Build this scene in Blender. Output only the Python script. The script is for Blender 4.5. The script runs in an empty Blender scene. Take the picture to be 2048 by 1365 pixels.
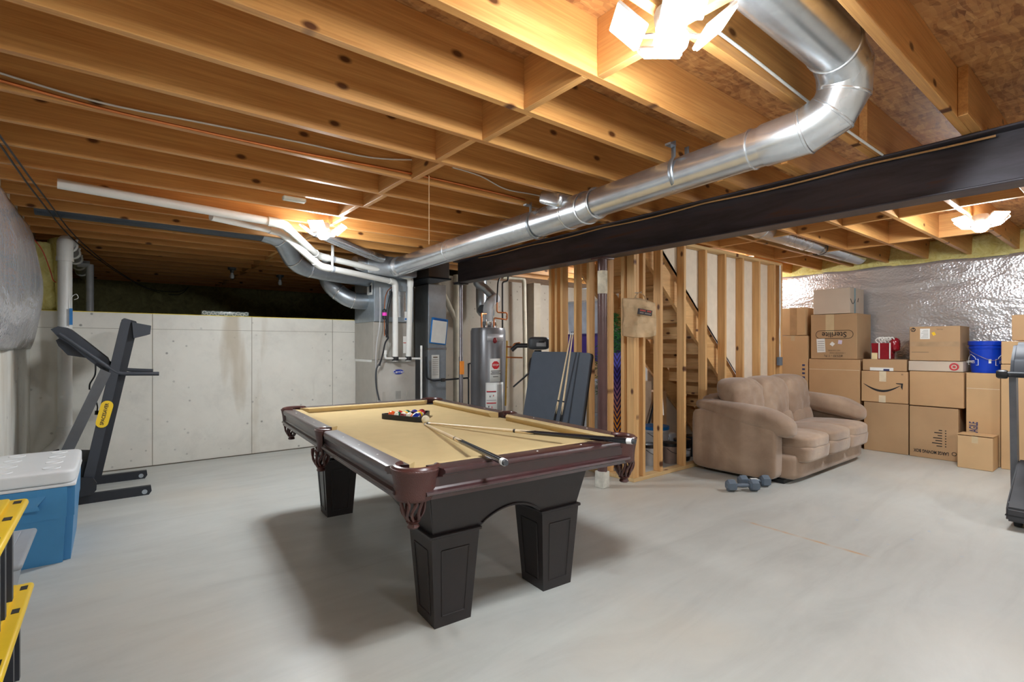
import bpy, bmesh, math, random
from mathutils import Vector, Matrix, noise
R = math.radians
random.seed(7)
sc = bpy.context.scene
COL = sc.collection

# ------------------------------------------------------------------ camera, world, exposure
H = 1.30                       # camera height
CAM_F, CX, CY, TH = 1014.6, 1024.0, 691.6, R(51.77)
cd = bpy.data.cameras.new('camera'); cam = bpy.data.objects.new('camera', cd); COL.objects.link(cam)
cam.location = (0, 0, H); cam.rotation_euler = (R(90), 0, TH - R(90))
cd.sensor_width = 36; cd.lens = CAM_F / 2048 * 36; cd.shift_y = (CY - 682.5) / 2048; cd.clip_start = 0.02
sc.camera = cam
w = bpy.data.worlds.new('world'); sc.world = w; w.use_nodes = True
w.node_tree.nodes['Background'].inputs[0].default_value = (0.9, 0.95, 1, 1)
w.node_tree.nodes['Background'].inputs[1].default_value = 0.3
sc.view_settings.view_transform = 'Standard'; sc.view_settings.look = 'None'
sc.view_settings.gamma = 1; sc.view_settings.use_curve_mapping = False
sc.view_settings.exposure = 0.35
try:
    sc.cycles.max_bounces = 8; sc.cycles.diffuse_bounces = 5; sc.cycles.glossy_bounces = 4
    sc.cycles.sample_clamp_indirect = 6; sc.cycles.caustics_reflective = False; sc.cycles.caustics_refractive = False
    sc.cycles.use_denoising = True; sc.cycles.use_adaptive_sampling = True; sc.cycles.adaptive_threshold = 0.02
except Exception: pass
LAMPS = [(1.42, 0.97, 2.30), (1.47, 4.57, 2.30), (5.66, 0.90, 2.30)]
# three visible petal lamps and three added ones light the room; each lamp's glowing panels are its own light (built in lamp())
LAMP_FILL = [(1.4, -2.1, 2.30), (5.2, -2.1, 2.30), (5.95, 5.1, 2.30)]      # added fill lamps behind the camera and in the utility area
LAMP_S = 215.0

# ------------------------------------------------------------------ measuring helpers (photo pixel + known plane -> metres)
FW = Vector((math.cos(TH), math.sin(TH), 0)); RT = Vector((math.sin(TH), -math.cos(TH), 0))
def ray(x, y): return FW + RT * ((x - CX) / CAM_F) + Vector((0, 0, -(y - CY) / CAM_F))
def onX(x, y, X): r = ray(x, y); return r * (X / r.x) + Vector((0, 0, H))
def onY(x, y, Y): r = ray(x, y); return r * (Y / r.y) + Vector((0, 0, H))
def onZ(x, y, z): r = ray(x, y); return r * ((z - H) / r.z) + Vector((0, 0, H))
def atD(x, y, d): return ray(x, y) * d + Vector((0, 0, H))

# ------------------------------------------------------------------ materials
def lin(c):
    return tuple(((v / 255) / 12.92 if v / 255 <= 0.04045 else ((v / 255 + 0.055) / 1.055) ** 2.4) for v in c)
def newmat(name):
    m = bpy.data.materials.new(name); m.use_nodes = True
    nt = m.node_tree; b = nt.nodes['Principled BSDF']
    return m, nt, b
def nd(nt, t, **kw):
    n = nt.nodes.new(t)
    for k, v in kw.items(): setattr(n, k, v)
    return n
def coords(nt, scale=(1, 1, 1), rnd=True, rot=(0, 0, 0)):
    tc = nd(nt, 'ShaderNodeTexCoord'); mp = nd(nt, 'ShaderNodeMapping')
    mp.inputs['Scale'].default_value = scale; mp.inputs['Rotation'].default_value = rot
    nt.links.new(tc.outputs['Object'], mp.inputs['Vector'])
    if rnd:
        oi = nd(nt, 'ShaderNodeObjectInfo'); mu = nd(nt, 'ShaderNodeMath', operation='MULTIPLY'); mu.inputs[1].default_value = 37.0
        nt.links.new(oi.outputs['Random'], mu.inputs[0]); nt.links.new(mu.outputs[0], mp.inputs['Location'])
    return mp.outputs['Vector']
def ramp(nt, fac, stops):
    r = nd(nt, 'ShaderNodeValToRGB'); e = r.color_ramp.elements
    while len(e) < len(stops): e.new(0.5)
    for el, (p, c) in zip(e, stops):
        el.position = p; el.color = (*c, 1)
    nt.links.new(fac, r.inputs['Fac']); return r.outputs['Color']
def noisetex(nt, vec, scale, detail=4, rough=0.55, dist=0):
    n = nd(nt, 'ShaderNodeTexNoise'); n.inputs['Scale'].default_value = scale; n.inputs['Detail'].default_value = detail
    n.inputs['Roughness'].default_value = rough; n.inputs['Distortion'].default_value = dist
    nt.links.new(vec, n.inputs['Vector']); return n.outputs['Fac']
def bump(nt, b, h, strength, dist=0.01):
    bp = nd(nt, 'ShaderNodeBump'); bp.inputs['Strength'].default_value = strength; bp.inputs['Distance'].default_value = dist
    nt.links.new(h, bp.inputs['Height']); nt.links.new(bp.outputs['Normal'], b.inputs['Normal'])
def mixc(nt, fac, a, c, mode='MIX'):
    m = nd(nt, 'ShaderNodeMix', data_type='RGBA', blend_type=mode)
    for sock, v in ((m.inputs[0], fac), (m.inputs[6], a), (m.inputs[7], c)):
        if hasattr(v, 'links') or hasattr(v, 'is_linked'): nt.links.new(v, sock)
        elif isinstance(v, (int, float)): sock.default_value = v
        else: sock.default_value = (*v, 1)
    return m.outputs[2]
MC = {}
def plain(name, rgb, rough=0.5, metal=0.0, var=0.06, bmp=0.0, bscale=60, coat=0.0, emit=0.0):
    if name in MC: return MC[name]
    m, nt, b = newmat(name); c = lin(rgb)
    v = coords(nt); f = noisetex(nt, v, 9, 5)
    lo = tuple(x * (1 - var * 2) for x in c); hi = tuple(min(1, x * (1 + var * 2)) for x in c)
    nt.links.new(ramp(nt, f, [(0.3, lo), (0.7, hi)]), b.inputs['Base Color'])
    b.inputs['Roughness'].default_value = rough; b.inputs['Metallic'].default_value = metal
    b.inputs['Coat Weight'].default_value = coat
    if bmp: bump(nt, b, noisetex(nt, v, bscale, 3), bmp, 0.004)
    if emit:
        b.inputs['Emission Color'].default_value = (*c, 1); b.inputs['Emission Strength'].default_value = emit
    MC[name] = m; return m
def wood(name, light, dark, axis=0, knots=True, rough=0.55, grain=1.0, flat=None):
    if name in MC: return MC[name]
    m, nt, b = newmat(name); a, d = lin(light), lin(dark)
    s = [7, 7, 7]; s[axis] = 0.45
    v = coords(nt, tuple(s))
    f = noisetex(nt, v, 2.2, 6, 0.6, 0.6)
    col = ramp(nt, f, [(0.25, d), (0.5, tuple((x + y) / 2 for x, y in zip(a, d))), (0.72, a)])
    s2 = [60, 60, 60]; s2[axis] = 1.5
    f2 = noisetex(nt, coords(nt, tuple(s2)), 2.0, 3)
    col = mixc(nt, 0.25 * grain, col, ramp(nt, f2, [(0.35, tuple(x * 0.6 for x in d)), (0.65, a)]))
    if knots:
        s3 = [6.0, 6.0, 6.0]; s3[axis] = 3.6
        s3[flat if flat is not None else (1 if axis != 1 else 0)] = 0.0
        fl = flat if flat is not None else (1 if axis != 1 else 0); oth = 3 - axis - fl
        s3 = [6.0, 6.0, 6.0]; s3[axis] = 3.2
        vo = nd(nt, 'ShaderNodeTexVoronoi', voronoi_dimensions='2D'); vo.inputs['Scale'].default_value = 1.0
        sx_ = nd(nt, 'ShaderNodeSeparateXYZ'); cb_ = nd(nt, 'ShaderNodeCombineXYZ'); nt.links.new(coords(nt, tuple(s3)), sx_.inputs[0])
        nt.links.new(sx_.outputs[axis], cb_.inputs[0]); nt.links.new(sx_.outputs[oth], cb_.inputs[1]); nt.links.new(cb_.outputs[0], vo.inputs['Vector'])
        k = ramp(nt, vo.outputs['Distance'], [(0.055, (1, 1, 1)), (0.12, (0, 0, 0))])
        sep = nd(nt, 'ShaderNodeSeparateColor'); nt.links.new(vo.outputs['Color'], sep.inputs[0])
        gt = nd(nt, 'ShaderNodeMath', operation='GREATER_THAN'); gt.inputs[1].default_value = 0.66
        nt.links.new(sep.outputs[0], gt.inputs[0])
        mu = nd(nt, 'ShaderNodeMath', operation='MULTIPLY'); nt.links.new(k, mu.inputs[0]); nt.links.new(gt.outputs[0], mu.inputs[1])
        col = mixc(nt, mu.outputs[0], col, lin((92, 52, 24)))
    nt.links.new(col, b.inputs['Base Color']); b.inputs['Roughness'].default_value = rough
    bump(nt, b, f2, 0.08, 0.003)
    MC[name] = m; return m
def concrete(name, rgb, wallmarks=False, rough=0.55, stain=0.1, floor=False):
    m, nt, b = newmat(name); c = lin(rgb)
    v = coords(nt, rnd=False)
    f = noisetex(nt, v, 0.9, 6, 0.6, 0.4)
    col = ramp(nt, f, [(0.3, tuple(x * (1 - stain * 1.6) for x in c)), (0.5, c), (0.75, tuple(min(1, x * (1 + stain)) for x in c))])
    f2 = noisetex(nt, v, 6, 8, 0.7)
    col = mixc(nt, 0.35, col, ramp(nt, f2, [(0.3, tuple(x * 0.82 for x in c)), (0.6, tuple(min(1, x * 1.06) for x in c))]))
    if wallmarks:
        # pits and rust runs in the cast face
        fm = noisetex(nt, v, 2.4, 9, 0.75, 0.3)
        col = mixc(nt, 0.5, col, ramp(nt, fm, [(0.32, tuple(x * 0.78 for x in c)), (0.5, c), (0.7, tuple(min(1, x * 1.08) for x in c))]))
        vo = nd(nt, 'ShaderNodeTexVoronoi'); vo.inputs['Scale'].default_value = 9
        nt.links.new(v, vo.inputs['Vector'])
        nz = noisetex(nt, v, 2.0, 2)
        k = ramp(nt, vo.outputs['Distance'], [(0.07, (1, 1, 1)), (0.14, (0, 0, 0))])
        k2 = ramp(nt, nz, [(0.42, (0, 0, 0)), (0.6, (1, 1, 1))])
        mu = nd(nt, 'ShaderNodeMath', operation='MULTIPLY'); nt.links.new(k, mu.inputs[0]); nt.links.new(k2, mu.inputs[1])
        col = mixc(nt, mu.outputs[0], col, tuple(x * 0.4 for x in c))
        f3 = noisetex(nt, coords(nt, (2.2, 2.2, 0.35), False), 1.5, 4, 0.5)
        col = mixc(nt, ramp(nt, f3, [(0.58, (0, 0, 0)), (0.72, (0.6, 0.6, 0.6))]), col, lin((176, 160, 132)))
    if floor:
        # long trowel smears, a rust line and a few blue paint drips
        f4 = noisetex(nt, coords(nt, (0.55, 2.6, 1), False, (0, 0, -0.5)), 1.7, 7, 0.65, 0.9)
        col = mixc(nt, 0.55, col, ramp(nt, f4, [(0.3, tuple(x * 0.80 for x in c)), (0.5, c), (0.68, tuple(min(1, x * 1.12) for x in c))]))
        f5 = noisetex(nt, v, 0.55, 3, 0.5)
        col = mixc(nt, ramp(nt, f5, [(0.5, (0, 0, 0)), (0.68, (0.4, 0.4, 0.4))]), col, lin((198, 184, 164)))
        def blot(mask, rgb2, s):
            nonlocal col
            col = mixc(nt, mask, col, lin(rgb2))
        a_, b_ = (3.68, 1.92), (3.66, 1.04)      # ends of the rust line on the slab
        mp = nd(nt, 'ShaderNodeMapping', vector_type='TEXTURE'); mp.inputs['Location'].default_value = (a_[0], a_[1], 0); mp.inputs['Rotation'].default_value = (0, 0, math.atan2(b_[1] - a_[1], b_[0] - a_[0]))
        nt.links.new(v, mp.inputs['Vector']); sp = nd(nt, 'ShaderNodeSeparateXYZ'); nt.links.new(mp.outputs[0], sp.inputs[0])
        ab = nd(nt, 'ShaderNodeMath', operation='ABSOLUTE'); nt.links.new(sp.outputs[1], ab.inputs[0])
        m1 = ramp(nt, ab.outputs[0], [(0.004, (0.8, 0.8, 0.8)), (0.02, (0, 0, 0))])
        cx2 = nd(nt, 'ShaderNodeMath', operation='SUBTRACT'); nt.links.new(sp.outputs[0], cx2.inputs[0]); cx2.inputs[1].default_value = 0.44
        ab2 = nd(nt, 'ShaderNodeMath', operation='ABSOLUTE'); nt.links.new(cx2.outputs[0], ab2.inputs[0])
        m2 = ramp(nt, ab2.outputs[0], [(0.34, (1, 1, 1)), (0.44, (0, 0, 0))])
        n3 = ramp(nt, noisetex(nt, v, 9, 3), [(0.35, (0.1, 0.1, 0.1)), (0.6, (1, 1, 1))])
        mm = mixc(nt, 1.0, mixc(nt, 1.0, m1, m2, 'MULTIPLY'), n3, 'MULTIPLY'); blot(mm, (196, 150, 96), 1)
        vo = nd(nt, 'ShaderNodeTexVoronoi'); vo.inputs['Scale'].default_value = 7; nt.links.new(v, vo.inputs['Vector'])
        k1 = ramp(nt, vo.outputs['Distance'], [(0.05, (0.7, 0.7, 0.7)), (0.10, (0, 0, 0))])
        dd = nd(nt, 'ShaderNodeVectorMath', operation='DISTANCE'); nt.links.new(v, dd.inputs[0]); dd.inputs[1].default_value = (4.5, 1.05, 0)
        k2 = ramp(nt, dd.outputs['Value'], [(0.35, (1, 1, 1)), (0.6, (0, 0, 0))])
        blot(mixc(nt, 1.0, k1, k2, 'MULTIPLY'), (150, 176, 206), 1)
    nt.links.new(col, b.inputs['Base Color']); b.inputs['Roughness'].default_value = rough
    bump(nt, b, f2, 0.12, 0.006)
    return m
def galv(name, rgb=(190, 196, 202), rough=0.28, spangle=True, metal=0.92):
    if name in MC: return MC[name]
    m, nt, b = newmat(name); c = lin(rgb)
    v = coords(nt)
    vo = nd(nt, 'ShaderNodeTexVoronoi'); vo.inputs['Scale'].default_value = 28; nt.links.new(v, vo.inputs['Vector'])
    sep = nd(nt, 'ShaderNodeSeparateColor'); nt.links.new(vo.outputs['Color'], sep.inputs[0])
    f = noisetex(nt, v, 2.5, 4, 0.55, 0.2)
    col = ramp(nt, f, [(0.3, tuple(x * 0.84 for x in c)), (0.65, c)])
    if spangle: col = mixc(nt, 0.12, col, ramp(nt, sep.outputs[0], [(0, tuple(x * 0.5 for x in c)), (1, tuple(min(1, x * 1.2) for x in c))]))
    nt.links.new(col, b.inputs['Base Color']); b.inputs['Metallic'].default_value = metal
    r = nd(nt, 'ShaderNodeMapRange'); nt.links.new(f, r.inputs[0]); r.inputs[3].default_value = rough - 0.03; r.inputs[4].default_value = rough + 0.07
    nt.links.new(r.outputs[0], b.inputs['Roughness'])
    MC[name] = m; return m

M_joist = wood('joist_wood', (226, 172, 104), (186, 122, 62), 0, rough=0.42)
M_blk = wood('block_wood', (224, 172, 106), (192, 132, 72), 1, rough=0.5)
M_stud = wood('stud_wood', (232, 188, 130), (200, 148, 90), 2, flat=0)
M_plate = wood('plate_wood', (222, 190, 140), (190, 156, 104), 0, flat=2)
M_stairw = wood('stair_wood', (240, 200, 144), (208, 160, 104), 1)
M_cut = plain('wood_end_grain', (196, 146, 92), 0.7, bmp=0.2)
def osb():
    m, nt, b = newmat('strand_board')
    v = coords(nt, rnd=False)
    nz = nd(nt, 'ShaderNodeTexNoise'); nz.inputs['Scale'].default_value = 3.0; nt.links.new(v, nz.inputs['Vector'])
    vm = nd(nt, 'ShaderNodeVectorMath', operation='SCALE'); nt.links.new(nz.outputs['Color'], vm.inputs[0]); vm.inputs['Scale'].default_value = 0.10
    va = nd(nt, 'ShaderNodeVectorMath', operation='ADD'); nt.links.new(v, va.inputs[0]); nt.links.new(vm.outputs[0], va.inputs[1])
    col = None
    for sx, sy, rz, fac in ((10, 44, 0.25, 1.0), (46, 13, -0.3, 0.45), (14, 60, 0.9, 0.4)):
        mp = nd(nt, 'ShaderNodeMapping'); mp.inputs['Scale'].default_value = (sx, sy, 1); mp.inputs['Rotation'].default_value = (0, 0, rz)
        nt.links.new(va.outputs[0], mp.inputs['Vector'])
        vo = nd(nt, 'ShaderNodeTexVoronoi'); vo.inputs['Scale'].default_value = 1; nt.links.new(mp.outputs[0], vo.inputs['Vector'])
        sep = nd(nt, 'ShaderNodeSeparateColor'); nt.links.new(vo.outputs['Color'], sep.inputs[0])
        c = ramp(nt, sep.outputs[0], [(0.0, lin((120, 74, 40))), (0.3, lin((168, 112, 62))), (0.75, lin((198, 146, 88))), (1, lin((216, 166, 108)))])
        if col is None: col = c; hh = sep.outputs[1]
        else: col = mixc(nt, fac, col, c)
    nt.links.new(col, b.inputs['Base Color']); b.inputs['Roughness'].default_value = 0.6
    bump(nt, b, hh, 0.25, 0.004)
    return m
M_osb = osb()
M_floor = concrete('floor_concrete', (190, 191, 186), rough=0.40, stain=0.10, floor=True)
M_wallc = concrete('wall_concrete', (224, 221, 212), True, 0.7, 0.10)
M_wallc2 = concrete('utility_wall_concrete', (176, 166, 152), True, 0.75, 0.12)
M_steel = None
def steel():
    m, nt, b = newmat('mill_scale_steel')
    v = coords(nt, (6, 0.8, 6), False)
    f = noisetex(nt, v, 1.4, 6, 0.65, 0.5)
    col = ramp(nt, f, [(0.35, lin((56, 53, 58))), (0.62, lin((80, 76, 84))), (0.75, lin((98, 66, 50)))])
    nt.links.new(col, b.inputs['Base Color']); b.inputs['Metallic'].default_value = 0.35; b.inputs['Roughness'].default_value = 0.42
    bump(nt, b, f, 0.08)
    return m
M_steel = steel()
M_galv = galv('galvanised_steel', (222, 226, 230), 0.24); M_galvd = galv('dull_galvanised_steel', (176, 184, 192), 0.36)
M_pvc = plain('white_plastic_pipe', (232, 232, 228), 0.35, var=0.02)
M_black = plain('black_plastic', (28, 29, 32), 0.4, var=0.05)
M_dgrey = plain('dark_grey_plastic', (62, 65, 70), 0.45, var=0.04)
M_blackmet = plain('black_painted_metal', (36, 38, 43), 0.35, 0.2, var=0.05)
M_white = plain('white_paper', (236, 236, 232), 0.6, var=0.02)
M_ink = plain('black_ink', (34, 32, 34), 0.6, var=0.02)
M_greyink = plain('grey_ink', (112, 96, 78), 0.6, var=0.02)
M_blueink = plain('blue_ink', (52, 60, 104), 0.6, var=0.02)
M_copper = plain('copper_pipe', (196, 118, 70), 0.3, 0.9, var=0.08)
M_brass = plain('brass', (200, 160, 80), 0.35, 0.9)
M_chrome = plain('bright_metal', (208, 210, 212), 0.2, 0.95)
def cardboard(name, rgb):
    if name in MC: return MC[name]
    m, nt, b = newmat(name); c = lin(rgb)
    f = noisetex(nt, coords(nt), 3, 5, 0.5)
    col = ramp(nt, f, [(0.3, tuple(x * 0.92 for x in c)), (0.7, tuple(min(1, x * 1.05) for x in c))])
    f2 = noisetex(nt, coords(nt, (1, 240, 1)), 1.0, 1)
    nt.links.new(col, b.inputs['Base Color']); b.inputs['Roughness'].default_value = 0.75
    bump(nt, b, f2, 0.06, 0.002)
    MC[name] = m; return m
M_card = cardboard('brown_cardboard', (196, 158, 116)); M_card2 = cardboard('tan_cardboard', (204, 168, 124))
M_card3 = cardboard('pale_cardboard', (202, 186, 168)); M_card4 = cardboard('dull_cardboard', (184, 150, 112))
M_tape = plain('packing_tape', (206, 184, 146), 0.25, var=0.03); M_cleartape = plain('pale_tape', (222, 206, 176), 0.3, var=0.05)
def insulation(name, c1, c2):
    m, nt, b = newmat(name)
    v = coords(nt, rnd=False); f = noisetex(nt, v, 7, 8, 0.7, 1.2)
    nt.links.new(ramp(nt, f, [(0.3, lin(c1)), (0.65, lin(c2))]), b.inputs['Base Color'])
    b.inputs['Roughness'].default_value = 0.95; bump(nt, b, f, 0.9, 0.04)
    return m
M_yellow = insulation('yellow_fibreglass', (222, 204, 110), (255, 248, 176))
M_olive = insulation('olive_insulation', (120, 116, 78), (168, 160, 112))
def foil():
    m, nt, b = newmat('foil_facing')
    v = coords(nt, rnd=False)
    f = noisetex(nt, coords(nt, (1, 1.0, 2.4), False, (0.6, 0, 0)), 1.6, 5, 0.5, 0.8)
    vo = nd(nt, 'ShaderNodeTexVoronoi'); vo.inputs['Scale'].default_value = 42; nt.links.new(v, vo.inputs['Vector'])
    ad = nd(nt, 'ShaderNodeMath', operation='MULTIPLY_ADD'); nt.links.new(vo.outputs['Distance'], ad.inputs[0]); ad.inputs[1].default_value = 0.07; nt.links.new(f, ad.inputs[2])
    b.inputs['Base Color'].default_value = (*lin((222, 221, 224)), 1); b.inputs['Metallic'].default_value = 0.62
    b.inputs['Roughness'].default_value = 0.24
    bump(nt, b, ad.outputs[0], 0.8, 0.05)
    return m
M_foil = foil()

# ------------------------------------------------------------------ mesh builder
BASE = {}
class MB:
    def __init__(s): s.bm = bmesh.new(); s.T = Matrix.Identity(4)
    def _add(s, verts, faces):
        vs = [s.bm.verts.new(s.T @ Vector(v)) for v in verts]
        for f in faces:
            try: s.bm.faces.new([vs[i] for i in f])
            except ValueError: pass
        return vs
    def box(s, lo, hi, bev=0.0, seg=1):
        lo = Vector(lo); hi = Vector(hi)
        return s.obox((lo + hi) / 2, hi - lo, None, bev, seg)
    def obox(s, c, size, rot=None, bev=0.0, seg=1):
        t = bmesh.new(); bmesh.ops.create_cube(t, size=1)
        for v in t.verts: v.co = Vector((v.co.x * size[0], v.co.y * size[1], v.co.z * size[2]))
        if bev > 0: bmesh.ops.bevel(t, geom=list(t.edges), offset=bev, segments=seg, affect='EDGES', profile=0.5)
        mm = Matrix.Translation(Vector(c)) @ (rot.to_4x4() if rot else Matrix.Identity(4))
        s._merge(t, mm); return s
    def _merge(s, t, mm):
        mm = s.T @ mm; t.verts.index_update(); mp = [s.bm.verts.new(mm @ v.co) for v in t.verts]
        for f in t.faces:
            try: s.bm.faces.new([mp[v.index] for v in f.verts])
            except ValueError: pass
        t.free()
    def prism(s, pts, axis, a, b):
        """polygon (2-D points in the plane of the two other axes) swept along axis from a to b"""
        def P(u, v, t):
            return {0: (t, u, v), 1: (u, t, v), 2: (u, v, t)}[axis]
        n = len(pts); vs = [P(u, v, a) for u, v in pts] + [P(u, v, b) for u, v in pts]
        fs = [list(range(n)), list(range(2 * n - 1, n - 1, -1))] + [[i, i + n, (i + 1) % n + n, (i + 1) % n] for i in range(n)]
        s._add(vs, fs); return s
    def hull(s, bot, top):
        n = len(bot); vs = list(bot) + list(top)
        s._add(vs, [list(range(n))[::-1], list(range(n, 2 * n))] + [[i, (i + 1) % n, (i + 1) % n + n, i + n] for i in range(n)]); return s
    def lathe(s, prof, c=(0, 0, 0), n=24, axis=(0, 0, 1), cap=True):
        q = Vector((0, 0, 1)).rotation_difference(Vector(axis)).to_matrix(); c = Vector(c)
        rings = []
        for r, z in prof: rings.append([c + q @ Vector((r * math.cos(2 * math.pi * i / n), r * math.sin(2 * math.pi * i / n), z)) for i in range(n)])
        vs = [p for rg in rings for p in rg]; fs = []
        for k in range(len(rings) - 1):
            for i in range(n):
                j = (i + 1) % n; fs.append([k * n + i, k * n + j, (k + 1) * n + j, (k + 1) * n + i])
        if cap: fs.append(list(range(n))[::-1]); fs.append([(len(rings) - 1) * n + i for i in range(n)])
        s._add(vs, fs); return s
    def tube(s, pts, r, n=10, cap=True, smooth=0):
        pts = [Vector(p) for p in pts]
        if smooth: pts = catmull(pts, smooth)
        rs = r if isinstance(r, (list, tuple)) else [r] * len(pts)
        if len(rs) != len(pts):
            rs = [rs[0] + (rs[-1] - rs[0]) * i / (len(pts) - 1) for i in range(len(pts))]
        rings = []; up = None
        for i, p in enumerate(pts):
            d = (pts[min(i + 1, len(pts) - 1)] - pts[max(i - 1, 0)])
            if d.length < 1e-9: d = Vector((0, 0, 1))
            d.normalize()
            if up is None: up = Vector((0, 0, 1)) if abs(d.z) < 0.9 else Vector((1, 0, 0))
            x = (up - d * up.dot(d))
            if x.length < 1e-6: x = d.orthogonal()
            x.normalize(); up = x; y = d.cross(x)
            k = 1.0
            if 0 < i < len(pts) - 1:
                a = (p - pts[i - 1]).normalized(); c = (pts[i + 1] - p).normalized(); k = 1 / max(0.6, math.sqrt(max(0.0, (1 + a.dot(c)) / 2)))
            rings.append([p + (x * math.cos(2 * math.pi * j / n) + y * math.sin(2 * math.pi * j / n)) * rs[i] * min(k, 1.35) for j in range(n)])
        vs = [p for rg in rings for p in rg]; fs = []
        for k in range(len(rings) - 1):
            for i in range(n):
                j = (i + 1) % n; fs.append([k * n + i, k * n + j, (k + 1) * n + j, (k + 1) * n + i])
        if cap: fs.append(list(range(n))[::-1]); fs.append([(len(rings) - 1) * n + i for i in range(n)])
        s._add(vs, fs); return s
    def sph(s, c, r, n=16, m=10, sc=(1, 1, 1)):
        t = bmesh.new(); bmesh.ops.create_uvsphere(t, u_segments=n, v_segments=m, radius=r)
        s._merge(t, Matrix.Translation(Vector(c)) @ Matrix.Diagonal((*sc, 1))); return s
    def pill(s, c, size, rot=None, n=4.0, res=10, f=None):
        """rounded padded block; f deforms each unit-cube point before placing"""
        t = bmesh.new(); bmesh.ops.create_cube(t, size=2)
        bmesh.ops.subdivide_edges(t, edges=list(t.edges), cuts=res, use_grid_fill=True)
        for v in t.verts:
            p = v.co; L = (abs(p.x) ** n + abs(p.y) ** n + abs(p.z) ** n) ** (1 / n); q = p / L
            if f: q = f(q)
            v.co = Vector((q.x * size[0] / 2, q.y * size[1] / 2, q.z * size[2] / 2))
        s._merge(t, Matrix.Translation(Vector(c)) @ (rot.to_4x4() if rot else Matrix.Identity(4))); return s
    def grid(s, fn, nu, nv, closed_u=False):
        vs = [fn(i / (nu if closed_u else nu - 1), j / (nv - 1)) for j in range(nv) for i in range(nu)]
        fs = []
        for j in range(nv - 1):
            for i in range(nu if closed_u else nu - 1):
                k = (i + 1) % nu; fs.append([j * nu + i, j * nu + k, (j + 1) * nu + k, (j + 1) * nu + i])
        s._add(vs, fs); return s
    def build(s, name, m, parent=None, smooth=35, solid=0, local=False, loc=None, rotz=0):
        me = bpy.data.meshes.new(name)
        if parent is not None and not local: s.bm.transform(BASE[parent].inverted())
        if parent is None and loc is not None: s.bm.transform(Matrix.Translation(-Vector(loc)))
        bmesh.ops.remove_doubles(s.bm, verts=s.bm.verts, dist=1e-6)
        bmesh.ops.recalc_face_normals(s.bm, faces=s.bm.faces)
        s.bm.to_mesh(me); s.bm.free()
        if smooth:
            me.shade_smooth()
            try: me.set_sharp_from_angle(angle=R(smooth))
            except Exception: pass
        o = bpy.data.objects.new(name, me); COL.objects.link(o)
        if m: me.materials.append(m)
        if parent is not None: o.parent = parent; BASE[o] = BASE[parent]
        else:
            o.location = loc or (0, 0, 0); BASE[o] = Matrix.Translation(Vector(loc or (0, 0, 0)))
        if solid:
            md = o.modifiers.new('solid', 'SOLIDIFY'); md.thickness = solid; md.offset = 0
        return o
def catmull(P, k):
    out = []
    for i in range(len(P) - 1):
        p0 = P[max(i - 1, 0)]; p1 = P[i]; p2 = P[i + 1]; p3 = P[min(i + 2, len(P) - 1)]
        for j in range(k):
            t = j / k
            out.append(0.5 * ((2 * p1) + (p2 - p0) * t + (2 * p0 - 5 * p1 + 4 * p2 - p3) * t * t + (3 * p1 - p0 - 3 * p2 + p3) * t ** 3))
    out.append(P[-1]); return out
def bend(P, r, k=6):
    """polyline with rounded corners of radius r"""
    P = [Vector(p) for p in P]; out = [P[0]]
    for i in range(1, len(P) - 1):
        a = (P[i - 1] - P[i]); c = (P[i + 1] - P[i]); rr = min(r, a.length * 0.49, c.length * 0.49)
        a = P[i] + a.normalized() * rr; c = P[i] + c.normalized() * rr
        for j in range(k + 1):
            t = j / k; out.append(a * (1 - t) ** 2 + P[i] * 2 * t * (1 - t) + c * t * t)
    out.append(P[-1]); return out
def tag(o, label, cat, group=None, kind=None):
    if label: o['label'] = label
    if cat: o['category'] = cat
    if group: o['group'] = group
    if kind: o['kind'] = kind
    return o
def thing(name, label, cat, loc=(0, 0, 0), rotz=0, group=None):
    o = bpy.data.objects.new(name, None); COL.objects.link(o); o.empty_display_size = 0.1
    o.location = loc; o.rotation_euler = (0, 0, rotz)
    BASE[o] = Matrix.Translation(Vector(loc)) @ Matrix.Rotation(rotz, 4, 'Z')
    return tag(o, label, cat, group)
def text(s, size, m, parent, c, right, up, name='lettering', ext=0.0004, align='CENTER', wide=1.0, bold=0.0):
    cu = bpy.data.curves.new('txt', 'FONT'); cu.body = s; cu.size = size; cu.align_x = align; cu.align_y = 'CENTER'; cu.extrude = ext
    cu.offset = bold; cu.resolution_u = 3
    to = bpy.data.objects.new('txt', cu); COL.objects.link(to)
    dg = bpy.context.evaluated_depsgraph_get(); me = bpy.data.meshes.new_from_object(to.evaluated_get(dg))
    bpy.data.objects.remove(to)
    r = Vector(right).normalized(); u = Vector(up).normalized(); n = r.cross(u)
    mm = Matrix(((r.x * wide, u.x, n.x, c[0]), (r.y * wide, u.y, n.y, c[1]), (r.z * wide, u.z, n.z, c[2]), (0, 0, 0, 1)))
    me.transform(BASE[parent].inverted() @ mm); me.name = name; me.materials.clear(); me.materials.append(m)
    o = bpy.data.objects.new(name, me); COL.objects.link(o); o.parent = parent; BASE[o] = BASE[parent]
    return o
def copy_tree(o, parent=None):
    c = o.copy(); COL.objects.link(c)
    if parent is not None: c.parent = parent
    for ch in [x for x in bpy.data.objects if x.parent == o]: copy_tree(ch, c)
    return c
def struct(mb, name, m, **k):
    o = mb.build(name, m, **k); o['kind'] = 'structure'; return o
ORD = ['first', 'second', 'third', 'fourth', 'fifth', 'sixth', 'seventh', 'eighth', 'ninth', 'tenth', 'eleventh', 'twelfth', 'thirteenth', 'fourteenth', 'fifteenth', 'sixteenth', 'seventeenth', 'eighteenth', 'nineteenth', 'twentieth', 'twenty-first', 'twenty-second', 'twenty-third', 'twenty-fourth', 'twenty-fifth', 'twenty-sixth']

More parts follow.
